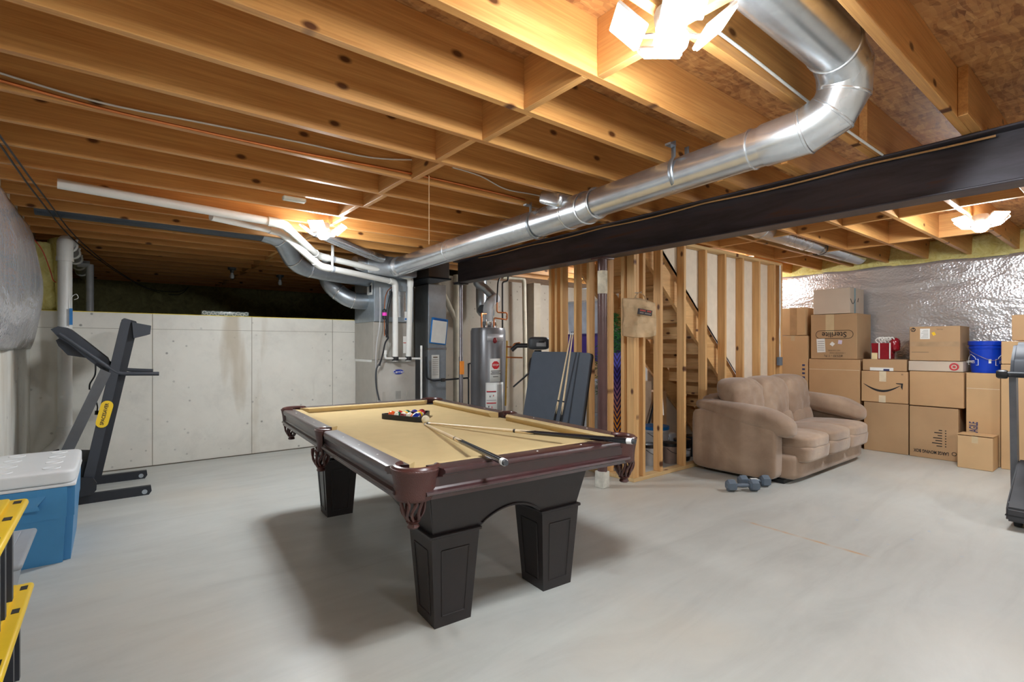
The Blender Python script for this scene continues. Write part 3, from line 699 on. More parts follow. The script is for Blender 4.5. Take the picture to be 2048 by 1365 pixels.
text('STOP', 0.038, M_white, t, oc + onrm * 0.0035, ort, (0, 0, 1), 'stop_lettering', bold=0.0006)
mb = MB()
for i, (w_, z_) in enumerate(((0.07, 0.95), (0.06, 0.93), (0.075, 0.91), (0.04, 0.87))):
    cc = Vector((hx, hy, z_)) + onrm * 0.2535; mb._add([cc - ort * w_ + Vector((0, 0, -0.004)), cc + ort * w_ + Vector((0, 0, -0.004)), cc + ort * w_ + Vector((0, 0, 0.004)), cc - ort * w_ + Vector((0, 0, 0.004))], [[0, 1, 2, 3]])
mb.build('label_print', M_ink, t)
curved(0.2515, ac + R(-8), ac + R(56), 0.34, 0.79, 'warning_label', M_white)
for z0, z1, cm in ((0.66, 0.675, 'stop_red'), (0.655, 0.545, None), (0.50, 0.515, 'stop_red'), (0.40, 0.412, 'stop_red')):
    if cm: curved(0.2525, ac + R(-5), ac + R(26), z0, z1, 'label_stripe', MC[cm])
for z0, z1 in ((0.545, 0.549), (0.42, 0.424), (0.655, 0.659)): curved(0.2525, ac + R(-5), ac + R(26), z0, z1, 'label_rule', M_blueink)
curved(0.2525, ac + R(30), ac + R(52), 0.38, 0.76, 'label_text_block', plain('small_print_grey', (176, 176, 174), 0.7))
for (dx, z_) in ((6, 0.60), (17, 0.61), (2, 0.46), (12, 0.45)):
    aa = ac + R(dx); MB().sph((hx + 0.2525 * math.cos(aa), hy + 0.2525 * math.sin(aa), z_), 0.014, 10, 6, (0.4, 0.4, 1)).build('pictogram', M_ink if dx in (6, 2) else MC['stop_red'], t)
M_fl = plain('flue_wrap', (216, 218, 222), 0.75, 0.0, bmp=0.4, bscale=40)
MB().lathe([(0.07, 1.56), (0.085, 1.60), (0.085, 1.64)], (hx, hy, 0), 24).build('draft_hood', M_chrome, t)
flp = [Vector((hx, hy, 1.62)), Vector((hx, hy, 1.82)), Vector((hx + 0.04, hy, 1.92)), Vector((hx + 0.16, hy + 0.02, 1.99))]
MB().tube(flp, 0.072, 20, smooth=6).build('insulated_flue', M_fl, t)
MB().tube([flp[-1] + Vector((-0.02, 0, -0.02)), (hx + 0.02, hy + 0.1, 2.12), (hx - 0.08, hy + 0.15, 2.2), (hx - 0.08, hy + 0.15, 2.38)], 0.06, 20, smooth=4).build('flue_pipe', M_galvd, t)
for sx in (-0.13, 0.11):
    MB().lathe([(0.02, 1.54), (0.02, 1.60), (0.014, 1.61), (0.014, 1.66)], (hx + sx * 0.7, hy - abs(sx) * 0.6, 0), 12).build('nipple', M_chrome, t)
t = thing('vent_tee', 'dark round vent pipe with a capped end on the wall left of the heater flue', 'duct', (4.28, 6.45, 2.1))
vx = onY(963, 600, 6.45).x
MB().tube([(vx, 6.45, JT - 0.002), (vx, 6.45, 1.95), (vx + 0.02, 6.42, 1.82), (vx + 0.10, 6.3, 1.84)], 0.085, 20, smooth=4).build('pipe', M_galvd, t)
MB().tube([(vx, 6.42, 1.88), (vx - 0.10, 6.30, 1.84)], 0.06, 20).build('capped_end', M_dgrey, t)
t = thing('water_lines', 'copper water lines and valves above and beside the water heater', 'pipes', (4.4, 5.8, 1.6))
cp = [onY(963, y_, 5.8) for y_ in (655, 628)]
MB().tube([cp[0], cp[1], onY(985, 628, 5.9), ], 0.010, 8).build('cold_line', M_copper, t)
q1 = onY(988, 655, 5.75); q2 = onY(988, 636, 5.75); q3 = onY(1014, 640, 5.75); q4 = onY(1014, 626, 5.75); q5 = onY(1004, 625, 5.75); q6 = onY(1004, 568, 5.75)
MB().tube(bend([q1, q2, q3, q4, onY(994, 625, 5.75), onY(994, 605, 5.75)], 0.03), 0.010, 8).build('hot_line', M_copper, t)
MB().tube(bend([onY(1005, 660, 5.76), onY(1005, 565, 5.76), onY(1016, 562, 5.76), onY(1016, 545, 5.76)], 0.03), 0.012, 8).build('insulated_riser', M_black, t)
MB().tube(bend([onY(994, 605, 5.74), onY(996, 565, 5.74), onY(1003, 548, 5.74)], 0.03), 0.012, 8).build('insulated_line', M_black, t)
MB().tube([onY(1014, 682, 5.6), onY(1011, 812, 5.6)], 0.013, 8).build('brass_riser', M_brass, t)
MB().tube([onY(1012, 715, 5.55), onY(1045, 716, 5.4)], 0.010, 8).build('softener_line', M_copper, t)
MB().tube(bend([onY(1012, 694, 5.55), onY(1026, 695, 5.5), onY(1028, 688, 5.5), onY(1040, 686, 5.4)], 0.02), 0.010, 8).build('softener_loop', M_copper, t)
t = thing('corner_pipe', 'white pipe dropping down the utility wall right of the water heater', 'pipe', (4.9, 6.5, 1))
MB().tube(bend([onY(1005, 554, 6.45), onY(1048, 556, 6.45), onY(1050, 680, 6.45), (onY(1050, 680, 6.45).x, 6.45, 0.0)], 0.08), 0.036, 16).build('pipe', M_beige, t)
t = thing('water_softener', 'black water softener tank with a grey control head behind the dark panels', 'water softener', (4.50, 5.15, 0))
MB().lathe([(0.11, 0.0), (0.13, 0.03), (0.13, 1.05), (0.11, 1.13), (0.05, 1.18), (0.05, 1.24)], (4.5, 5.15, 0), 28).build('tank', M_black, t)
hd = MB().pill((4.45, 5.08, 1.33), (0.28, 0.24, 0.17), Matrix.Rotation(R(-38), 3, 'Z'), 5, 6).build('control_head', M_dgrey, t)
MB().obox((4.405, 4.975, 1.335), (0.13, 0.02, 0.10), Matrix.Rotation(R(-38), 3, 'Z') @ Matrix.Rotation(R(-15), 3, 'X'), 0.005).build('display_panel', plain('panel_grey', (156, 158, 160), 0.4), t)
MB().obox((4.398, 4.962, 1.35), (0.07, 0.008, 0.025), Matrix.Rotation(R(-38), 3, 'Z') @ Matrix.Rotation(R(-15), 3, 'X')).build('display', M_black, t)
MB().tube([(4.36, 5.2, 1.30), (4.26, 5.3, 1.30), (4.22, 5.36, 1.24)], 0.03, 10).build('bypass_valve', M_black, t)
MB().tube([(4.40, 5.06, 1.14), (4.32, 5.1, 0.95), (4.2, 5.3, 0.75)], 0.012, 8).build('drain_hose', M_black, t)

# ================================================================== STUD WALLS
PT = JB - 0.038
def stud(lo, hi, label, group):
    o = MB().box(lo, hi, 0.003).build('wall_stud', M_stud, loc=(lo[0], lo[1], lo[2])); tag(o, label, 'wall stud', group, 'structure'); return o
Z0, Z1 = 0.038, JB - 0.038
G1 = 'studs of the wall behind the sofa'; G2 = 'studs of the short wall under the steel beam'
for i in range(7):
    x = 4.30 + 0.4064 * i
    stud((x, 3.06, Z0), (x + 0.038, 3.149, Z1), f'pine wall stud behind the sofa, the {ORD[i]} one right of the doubled corner studs', G1)
stud((6.89, 3.06, Z0), (6.928, 3.149, Z1), 'end stud of the stair wall beside the pale cables', G1)
stud((6.93, 3.06, Z0), (6.968, 3.149, Z1), 'last stud at the right end of the stair wall', G1)
stud((3.885, 3.063, Z0), (3.923, 3.149, Z1), 'corner stud nearest the pool table, left of the pair', G1)
stud((3.925, 3.063, Z0), (3.963, 3.149, Z1), 'corner stud nearest the pool table, right of the pair', G1)
stud((4.02, 3.06, Z0), (4.058, 3.149, Z1), 'stud just right of the corner with the hanging paper bag', G1)
for i, y in enumerate((3.18, 3.38, 3.635, 3.82, 4.03, 4.12, 4.215)):
    stud((3.88, y, Z0), (3.969, y + 0.038, Z1), f'pine stud in the short wall under the beam, the {ORD[i]} one back from the corner', G2)
def plate(lo, hi, label, m=M_plate):
    o = MB().box(lo, hi, 0.003).build('wall_plate', m, loc=lo); return tag(o, label, 'wall plate', None, 'structure')
plate((3.88, 3.06, 0), (6.97, 3.149, 0.038), 'bottom plate of the stud wall running behind the sofa')
plate((3.88, 3.15, 0), (3.969, 4.26, 0.038), 'bottom plate of the short stud wall leaving the corner')
plate((3.72, 3.06, PT), (6.97, 3.149, JB - 0.001), 'top plate of the stud wall behind the sofa')
plate((3.88, 3.15, PT), (3.969, 4.26, JB - 0.001), 'top plate of the short stud wall under the beam')
# stairs
M_dry = plain('drywall_back', (228, 214, 194), 0.8, var=0.03)
def sz(x): return 2.15 - 0.89 * (x - 4.65)
def sz(x): return 2.15 - 0.89 * (x - 4.65)
struct(MB().prism([(4.34, sz(4.34) - 0.03), (6.96, sz(6.96) - 0.03), (6.96, Z1 - 0.001), (4.34, Z1 - 0.001)], 1, 3.1505, 3.163), 'wall_stair_drywall', M_dry)
struct(MB().box((5.62, 4.200, 0.0), (6.96, 4.212, JT - 0.001)), 'wall_stair_far_side', M_dry)
t = thing('staircase', 'open backed wooden staircase descending to the right behind the stud wall', 'staircase', (5.6, 3.7, 0))
for y in (3.19, 4.13):
    mb = MB(); xa, xb = 4.12, 7.06
    mb.prism([(xa, sz(xa)), (xa, sz(xa) - 0.34), (xb - 0.02 - 0.33 / 0.89, 0.0), (xb, 0.0), (xb, sz(xb) + 0.001)], 1, y, y + 0.038)
    mb.build('stringer', wood('stringer_wood', (234, 190, 130), (202, 150, 94), 0), t)
ns = 13; rise, run = 0.1869, 0.21
for i in range(ns):
    zt = sz(4.12 + i * run) - 0.09; xt = 4.12 + i * run
    if zt < 0.1: break
    MB().box((xt - 0.03, 3.243, zt - 0.03), (xt + run + 0.0, 4.129, zt), 0.003).build('tread', M_stairw, t)
    MB().box((xt + run - 0.02, 3.243, zt - rise + 0.002), (xt + run, 4.129, zt - 0.031), 0.002).build('riser', M_stairw, t)
# cables on the end studs
t = thing('wall_cable', 'pair of white electrical cables stapled down the end studs to a grey box', 'cable', (6.87, 3.04, 1.1))
for dx in (0.0, 0.018):
    MB().tube([(6.865 + dx, 3.05, Z1), (6.865 + dx, 3.05, 1.7), (6.87 - dx, 3.048, 1.45), (6.85 + dx, 3.045, 1.25), (6.86, 3.045, 1.14)], 0.006, 8, smooth=5).build('cable', M_white, t)
MB().box((6.80, 3.02, 1.04), (6.885, 3.06, 1.15), 0.004).build('outlet_box', plain('grey_blue_plastic', (108, 124, 140), 0.4), t)
o = MB().tube([(4.345, 3.155, Z1), (4.345, 3.16, 1.6), (4.36, 3.12, 1.35), (4.345, 3.10, 1.15), (4.345, 3.06, 0.6)], 0.005, 8, smooth=6).build('stud_cable', M_white, loc=(4.345, 3.1, 1)); tag(o, 'white cable running down beside a stud near the hanging bag', 'cable')

# hanging paper bag
t = thing('paper_bag', 'crumpled brown paper bag with dark logo hanging from a corner stud', 'bag', (3.86, 2.96, 1.5))
M_bag = plain('kraft_paper', (206, 176, 138), 0.8, var=0.08, bmp=0.5, bscale=12)
bc = Vector((3.84, 2.965, 1.568)); bx = Vector((0.80, -0.60, 0)).normalized(); by = Vector((0.60, 0.80, 0)).normalized()
def bagp(u, v, d):
    p = bc + bx * u + by * d + Vector((0, 0, v)); n_ = noise.noise(p * 8) * 0.036 + noise.noise(p * 21) * 0.018; return p + by * n_ + bx * n_ * 0.6
ring = [(-0.175, 0.03), (-0.165, -0.01), (-0.06, -0.085), (-0.045, -0.09), (0.06, -0.06), (0.165, -0.03), (0.175, 0.0), (0.13, 0.05), (0.0, 0.085), (-0.10, 0.075)]
mb = MB()
def bagf(u, v):
    k = u * len(ring); i = int(k) % len(ring); f = k - int(k); a = ring[i]; b_ = ring[(i + 1) % len(ring)]
    uu = a[0] * (1 - f) + b_[0] * f; dd = a[1] * (1 - f) + b_[1] * f
    s_ = 0.90 + 0.03 * math.sin(9 * v) - 0.06 * v ** 4; th = 1.0 - 0.70 * v ** 1.6
    sag = -0.018 * (1 - v) * math.cos(uu * 9) - 0.045 * v * max(0, uu) / 0.17
    return bagp(uu * s_, -0.175 + 0.345 * v + sag, dd * th)
mb.grid(bagf, 60, 18, True)
mb._add([bagf(i / 60, 0) for i in range(60)], [list(range(60))])
mb.build('body', M_bag, t, solid=0.002, smooth=25)
for dd in (-0.02, 0.02):
    MB().tube([bagp(-0.05, 0.15, dd), bagp(-0.035, 0.20, dd * 0.4), bagp(0.0, 0.222, 0), bagp(0.045, 0.19, dd * 0.4), bagp(0.07, 0.13, dd)], 0.004, 6, smooth=5).build('handle', M_bag, t)
lg = bc + by * -0.080 + bx * 0.022 + Vector((0, 0, 0.035)); tilt = Vector((0, 0, -0.14))
rr = (bx + tilt + by * 0.28).normalized(); lnn = rr.cross(Vector((0, 0, 1))).normalized(); lup = lnn.cross(rr)
LM = Matrix((rr, -lnn, lup)).transposed(); lg = lg + lnn * 0.012
MB().obox(lg, (0.14, 0.02, 0.05), LM, 0.001).build('logo_panel', plain('charcoal_print', (58, 52, 54), 0.7), t)
for row, (cm, n_, z_, hgt) in enumerate(((plain('red_print', (206, 74, 54), 0.6), 8, 0.011, 0.013), (plain('grey_print', (150, 140, 134), 0.6), 9, -0.011, 0.010))):
    mb = MB()
    for i in range(n_):
        if i == n_ // 2 - row: continue
        mb.obox(lg + rr * (-0.058 + 0.116 * (i + 0.5) / n_) + lup * z_ + lnn * 0.0105, (0.009, 0.002, hgt), LM)
    mb.build('logo_print', cm, t)
MB().tube([(3.90, 3.06, 1.80), (3.885, 3.0, 1.795), (3.87, 2.965, 1.80)], 0.004, 6).build('nail', M_galvd, t)

# ================================================================== POOL TABLE
TA = R(3.67); TU = Vector((math.cos(TA), -math.sin(TA), 0)); TV = Vector((math.sin(TA), math.cos(TA), 0))
def tb(a, b, z=0): return TU * a + TV * b + Vector((0, 0, z))       # table-frame metres (from the camera foot) -> world
TC = tb(1.46, 3.123)
def woodlacq(name, rgb, rough):
    m = wood(name, rgb, tuple(int(v * 0.72) for v in rgb), 1, False, rough, 0.5); m.node_tree.nodes['Principled BSDF'].inputs['Coat Weight'].default_value = 1.0; m.node_tree.nodes['Principled BSDF'].inputs['Coat IOR'].default_value = 1.5; m.node_tree.nodes['Principled BSDF'].inputs['Coat Roughness'].default_value = 0.3
    return m
M_mah = woodlacq('mahogany_lacquer', (66, 32, 34), 0.38); M_mahd = woodlacq('dark_cabinet_laminate', (34, 24, 25), 0.42); M_mahd.node_tree.nodes['Principled BSDF'].inputs['Coat Weight'].default_value = 0.2
M_felt = plain('tan_felt', (192, 168, 120), 0.95, var=0.02, bmp=0.15, bscale=500)
M_leather = plain('brown_leather', (78, 46, 42), 0.32, var=0.08, bmp=0.1)
def leather_tooled():
    m, nt, b = newmat('tooled_leather'); v = coords(nt, (1, 1, 1), False)
    b.inputs['Base Color'].default_value = (*lin((80, 48, 44)), 1); b.inputs['Roughness'].default_value = 0.34
    vo = nd(nt, 'ShaderNodeTexVoronoi'); vo.inputs['Scale'].default_value = 300; nt.links.new(v, vo.inputs['Vector'])
    bump(nt, b, vo.outputs['Distance'], 0.5, 0.003); return m
M_tool = leather_tooled()
t = thing('pool_table', 'dark mahogany pool table with tan cloth, leather net pockets and tapered legs', 'pool table', (TC.x, TC.y, 0), -TA)
BX = (-0.697, 0.697); BYY = (-1.266, 1.266)
# legs
for (x0, x1) in ((-0.435, -0.245), (0.195, 0.385)):
    for (y0_, y1_) in ((-1.011, -0.821), (0.821, 1.011)):
        mb = MB(); f = 0.03
        mb.hull([(x0, y0_, 0.0), (x1, y0_, 0.0), (x1, y1_, 0.0), (x0, y1_, 0.0)], [(x0 - f, y0_ - f, 0.425), (x1 + f, y0_ - f, 0.425), (x1 + f, y1_ + f, 0.425), (x0 - f, y1_ + f, 0.425)])
        f2 = 0.04
        mb.box((x0 - f2, y0_ - f2, 0.425), (x1 + f2, y1_ + f2, 0.44), 0.003)
        lg = mb.build('leg', M_mahd, t, local=True, smooth=20)
        # raised panel mouldings on the four faces
        def face(side):
            def P(u, z, off):
                k = z / 0.425; xa, xb, ya, yb_ = x0 - f * k, x1 + f * k, y0_ - f * k, y1_ + f * k
                if side == 0: return (xa + (xb - xa) * u, ya - off, z)
                if side == 1: return (xa - off, ya + (yb_ - ya) * u, z)
                if side == 2: return (xa + (xb - xa) * u, yb_ + off, z)
                return (xb + off, ya + (yb_ - ya) * u, z)
            mb = MB()
            for (u0, z0), (u1, z1) in (((0.2, 0.05), (0.8, 0.05)), ((0.8, 0.05), (0.8, 0.36)), ((0.8, 0.36), (0.2, 0.36)), ((0.2, 0.36), (0.2, 0.05))):
                mb.tube([P(u0, z0, 0.0), P(u1, z1, 0.0)], 0.0045, 6)
            mb.build('leg_moulding', M_mahd, lg, local=True)
        for sd in range(4): face(sd)
# cabinet body with arches, faces leaning outwards towards the top
def arch_poly(a, b, la, lb_, apex, zb=0.44, zt=0.70, n=16):
    pts = [(a, zb), (la, zb)]
    for i in range(n + 1):
        u = i / n; pts.append((la + (lb_ - la) * u, zb + (apex - zb) * math.sin(math.pi * u) ** 0.8))
    pts += [(lb_, zb), (b, zb), (b, zt), (a, zt)]; return pts
bxa, bxb, bya, byb = -0.455, 0.405, -1.035, 1.035
for s_ in (-1, 1):
    mb = MB(); mb.prism(arch_poly(bxa, bxb, -0.20, 0.15, 0.505), 1, s_ * 1.035, s_ * 1.005)
    for v in mb.bm.verts: v.co.y += s_ * (v.co.z - 0.44) * 0.22; v.co.x += (1 if v.co.x > 0 else -1) * (v.co.z - 0.44) * 0.16 * (1 if abs(v.co.x) > 0.3 else 0)
    mb.build('end_panel', M_mahd, t, local=True)
    mb = MB(); xx = bxa if s_ < 0 else bxb
    mb.prism(arch_poly(bya, byb, -0.78, 0.78, 0.57), 0, xx, xx - s_ * 0.03)
    for v in mb.bm.verts: v.co.x += s_ * (v.co.z - 0.44) * 0.22; v.co.y += (1 if v.co.y > 0 else -1) * (v.co.z - 0.44) * 0.2 * (1 if abs(v.co.y) > 0.9 else 0)
    mb.build('side_panel', M_mahd, t, local=True)
    mb = MB(); P = [(-0.20 + 0.35 * i / 14, s_ * (1.04 + 0.22 * (0.44 + 0.065 * math.sin(math.pi * i / 14) ** 0.8 + 0.01 - 0.44)), 0.45 + 0.065 * math.sin(math.pi * i / 14) ** 0.8) for i in range(15)]
    mb.tube(P, 0.004, 6).build('arch_moulding', M_mahd, t, local=True)
MB().box((-0.60, -1.17, 0.70), (0.60, 1.17, 0.738)).build('slate_frame', M_mahd, t, local=True)
MB().box((-0.63, -1.20, 0.738), (0.63, 1.20, 0.760)).build('cloth_bed', M_felt, t, local=True)
# rails (o = outwards offset from the outer edge)
PR_TOP = [(-0.090, 0.765), (-0.090, 0.800), (-0.016, 0.802), (-0.004, 0.797), (0.0, 0.788), (0.0, 0.778), (-0.006, 0.772), (-0.006, 0.765)]
PR_APR = [(-0.060, 0.765), (-0.018, 0.765), (-0.022, 0.760), (-0.026, 0.722), (-0.020, 0.714), (-0.006, 0.708), (-0.002, 0.700), (-0.006, 0.695), (-0.020, 0.690), (-0.016, 0.676), (-0.060, 0.676)]
def sweep(mb, prof, side, a, b, cha=0.0, chb=0.0):
    """side: 'x-','x+','y-','y+'; runs from a to b along the other axis; cha/chb = chamfer so the inner edge is shorter"""
    n = len(prof); vs = []
    for e, (s0, ch) in enumerate(((a, cha), (b, chb))):
        for o_, z in prof:
            k = min(1, max(0, (o_ + 0.03) / 0.03)) if o_ > -0.03 else 0
            s1 = s0 + (1 if e == 0 else -1) * ch * k
            if side[0] == 'y': vs.append((s1, (BYY[0] - o_) if side[1] == '-' else (BYY[1] + o_), z))
            else: vs.append(((BX[0] - o_) if side[1] == '-' else (BX[1] + o_), s1, z))
    mb._add(vs, [list(range(n)), list(range(2 * n - 1, n - 1, -1))] + [[i, i + n, (i + 1) % n + n, (i + 1) % n] for i in range(n)])
segs = [('y-', -0.555, 0.550), ('y+', -0.555, 0.550)] + [(sd, a, b) for sd in ('x-', 'x+') for a, b in ((-1.125, -0.058), (0.058, 1.125))]
M_rail = M_mah
for sd, a, b in segs:
    mb = MB(); sweep(mb, PR_TOP, sd, a, b, 0.045, 0.045); mb.build('rail', M_rail, t, local=True, smooth=25)
    mb = MB(); sweep(mb, PR_APR, sd, a - 0.035, b + 0.035); mb.build('apron', M_rail, t, local=True, smooth=25)
    # cushion
    mb = MB(); ca = 0.055
    prof = [(-0.090, 0.799, 0), (-0.134, 0.797, 0.9), (-0.139, 0.793, 1.0), (-0.136, 0.776, 1.0), (-0.126, 0.7605, 0.7), (-0.090, 0.7605, 0)]
    vs = []
    for e, s0 in enumerate((a, b)):
        for o_, z, k in prof:
            s1 = s0 + (1 if e == 0 else -1) * ca * k
            if sd[0] == 'y': vs.append((s1, (BYY[0] - o_) if sd[1] == '-' else (BYY[1] + o_), z))
            else: vs.append(((BX[0] - o_) if sd[1] == '-' else (BX[1] + o_), s1, z))
    n = 6; mb._add(vs, [list(range(n)), list(range(2 * n - 1, n - 1, -1))] + [[i, i + n, (i + 1) % n + n, (i + 1) % n] for i in range(n)])
    mb.build('cushion', M_felt, t, local=True, smooth=25)
    for k in range(3):
        s_ = a + (b - a) * (k + 1) / 4; ins = 0.048
        p = (s_, BYY[0] + ins if sd[1] == '-' else BYY[1] - ins, 0.8008) if sd[0] == 'y' else (BX[0] + ins if sd[1] == '-' else BX[1] - ins, s_, 0.8008)
        MB().lathe([(0.0055, 0), (0.004, 0.0015)], p, 12).build('sight', M_white, t, local=True)
# pockets
def pocket(cx, cy, ang, rad, half, big):
    dirv = Vector((math.cos(ang), math.sin(ang), 0))
    def pt(a, r, z): return (cx + r * math.cos(ang + a), cy + r * math.sin(ang + a), z)
    N = 22
    col = MB().tube([pt(-half + 2 * half * i / N, rad + (0.002 if 0 < i < N else 0), 0.796) for i in range(N + 1)], 0.016 if big else 0.013, 10).build('pocket_collar', M_leather, t, local=True)
    MB().lathe([(rad - 0.028, 0.7615), (rad - 0.028, 0.7625)], (cx, cy, 0), 24).build('pocket_shade_disc', M_black, t, local=True)  # no real opening: black disc paints the shade inside the pocket
    mb = MB(); mb.grid(lambda u, v: pt(-half + 2 * half * u, rad - 0.004, 0.762 + 0.034 * v), N, 3); mb.build('pocket_liner', M_leather, t, local=True, solid=0.004)
    h2 = half * (0.78 if big else 0.55); zb = 0.690 if big else 0.690
    def sh(u, v):
        a = (-1 + 2 * u) * h2 * (0.92 + 0.16 * v ** 2 + 0.05 * (1 - v) ** 3)
        r = rad + 0.014 + 0.006 * v ** 2 - 0.010 * (1 - v) - 0.003 * math.sin(math.pi * v)
        zz = 0.800 - (0.800 - zb) * (1 - v) - 0.018 * (1 - (2 * u - 1) ** 4) * (1 - v)
        return pt(a, r, zz)
    mb = MB(); mb.grid(sh, 26, 14); mb.build('pocket_shield', M_tool, t, local=True, solid=0.006)
    mb = MB(); mb.tube([sh(i / 25, 0.80) for i in range(26)], 0.0035, 6); mb.build('shield_stitching', M_leather, col, local=True)
    # net
    cc = Vector((cx, cy, 0)) + dirv * 0.035; mb = MB(); nn = 10
    for i in range(nn):
        a0 = 2 * math.pi * i / nn; P = []
        for k, (r_, z_) in enumerate(((0.050, 0.690), (0.052, 0.662), (0.046, 0.630), (0.032, 0.602), (0.018, 0.584))):
            aa = a0 + 0.25 * math.sin(k * 1.6 + i); P.append((cc.x + r_ * math.cos(aa), cc.y + r_ * math.sin(aa), z_))
        mb.tube(P, 0.0065, 6, smooth=3)
    mb.lathe([(0.022, 0.590), (0.03, 0.584), (0.02, 0.574), (0.026, 0.562), (0.022, 0.556)], (cc.x, cc.y, 0), 14)
    mb.build('pocket_net', M_leather, t, local=True)
for sx in (-1, 1):
    for sy in (-1, 1): pocket(sx * 0.592, sy * 1.162, math.atan2(sy, sx), 0.084, R(110), True)
    pocket(sx * 0.650, 0.0, 0 if sx > 0 else math.pi, 0.050, R(95), False)

# rack and balls
BZ = 0.760
rkL, rkR = Vector((1.325, 3.640)), Vector((1.485, 3.295)); e_ = (rkR - rkL); L_ = e_.length
rkC = rkL + Vector((e_.x * 0.5 - e_.y * -1 * 0.866 * 1, 0)) * 0 + Vector((0.5 * e_.x - 0.866 * e_.y, 0.866 * e_.x + 0.5 * e_.y))
tri = [rkL, rkR, rkC]; cen = (rkL + rkR + rkC) / 3
t = thing('ball_rack', 'black triangular plastic rack holding the racked pool balls', 'rack', tb(cen.x, cen.y, BZ))
mb = MB()
def tri_ring(off, z):
    out = []
    for i, p in enumerate(tri):
        d = (p - cen).normalized(); base = p + d * off; tang = Vector((-d.y, d.x))
        for k in range(-3, 4):
            a = R(20 * k); r_ = 0.035; q = base - d * r_ * 1.35 + (d * math.cos(a) + tang * math.sin(a)) * r_
            out.append(tb(q.x, q.y, z))
    return out
ro, ri = tri_ring(0.0, 0), tri_ring(-0.016, 0); n = len(ro); vs = []
for z in (BZ + 0.001, BZ + 0.037):
    vs += [p + Vector((0, 0, z)) for p in ro]; vs += [p + Vector((0, 0, z)) for p in ri]
fs = []
for i in range(n):
    j = (i + 1) % n
    fs += [[i, j, 2 * n + j, 2 * n + i], [n + i, n + j, 3 * n + j, 3 * n + i], [2 * n + i, 2 * n + j, 3 * n + j, 3 * n + i], [i, j, n + j, n + i]]
mb._add(vs, fs); mb.build('frame', M_black, t, smooth=40)
BR = 0.0286
def ballmat(name, rgb, stripe):
    m, nt, b = newmat(name); tc = nd(nt, 'ShaderNodeTexCoord'); sp = nd(nt, 'ShaderNodeSeparateXYZ'); nt.links.new(tc.outputs['Object'], sp.inputs[0])
    ab = nd(nt, 'ShaderNodeMath', operation='ABSOLUTE'); nt.links.new(sp.outputs[2 if stripe else 0], ab.inputs[0])
    gt = nd(nt, 'ShaderNodeMath', operation='GREATER_THAN'); nt.links.new(ab.outputs[0], gt.inputs[0]); gt.inputs[1].default_value = BR * (0.55 if stripe else 0.93)
    nt.links.new(mixc(nt, gt.outputs[0], lin(rgb), lin((238, 232, 214))), b.inputs['Base Color']); b.inputs['Roughness'].default_value = 0.08; b.inputs['Coat Weight'].default_value = 0.5
    return m
cols = [('yellow', (236, 186, 30)), ('blue', (24, 50, 150)), ('red', (200, 30, 36)), ('purple', (70, 40, 120)), ('orange', (240, 96, 40)), ('green', (16, 100, 70)), ('maroon', (120, 26, 36))]
balls = [(c, r, st) for st in (0, 1) for c, r in cols] + [('black', (20, 20, 20), 0)]
order = ['orange0', 'red0', 'yellow1', 'purple0', 'yellow0', 'orange1', 'green0', 'black0', 'blue1', 'maroon0', 'green1', 'purple1', 'red1', 'blue0', 'maroon1']
bd = {c + str(st): (c, r, st) for c, r, st in balls}
inn = 0.86; A_, B_, C_ = [cen + (p - cen) * 0.60 for p in tri]
# five rows from the corner near the camera's left to the far side
rows = [(i, j) for i in range(5) for j in range(i + 1)]
order2 = ['orange0', 'green1', 'red0', 'maroon1', 'yellow1', 'green0', 'orange1', 'black0', 'purple0', 'blue0', 'blue1', 'purple1', 'yellow0', 'red1', 'maroon0']
d0 = (rkR - rkL).normalized(); d1 = (rkC - rkL).normalized(); st_ = BR * 2 * 1.005
start = cen - (d0 + d1) * st_ * 4 / 3
bmesh_first = MB().sph((0, 0, 0), BR, 24, 16)
bme = None
for n_, (i, j) in enumerate(rows):
    p = start + d0 * st_ * (i - j) + d1 * st_ * j
    c, rgb, stp = bd[order2[n_]]
    o = MB().sph((0, 0, 0), BR, 24, 16).build('pool_ball', ballmat(f'ball_{c}_{stp}', rgb, stp), smooth=80)
    o.location = tb(p.x, p.y, BZ + BR); o.rotation_euler = (random.uniform(-1, 1), random.uniform(-1.2, 1.2), random.uniform(0, 6))
    if n_ == 0: o.rotation_euler = (0, R(20), R(140))
    tag(o, f'{c} {"striped" if stp else "solid"} pool ball inside the black rack', 'pool ball', 'pool balls in the rack')
o = MB().sph((0, 0, 0), BR, 28, 18).build('cue_ball', plain('ivory_ball', (226, 218, 190), 0.1, var=0.01, coat=0.4), smooth=80); o.location = tb(1.500, 3.232, BZ + BR)
tag(o, 'ivory white cue ball just outside the corner of the rack', 'pool ball')

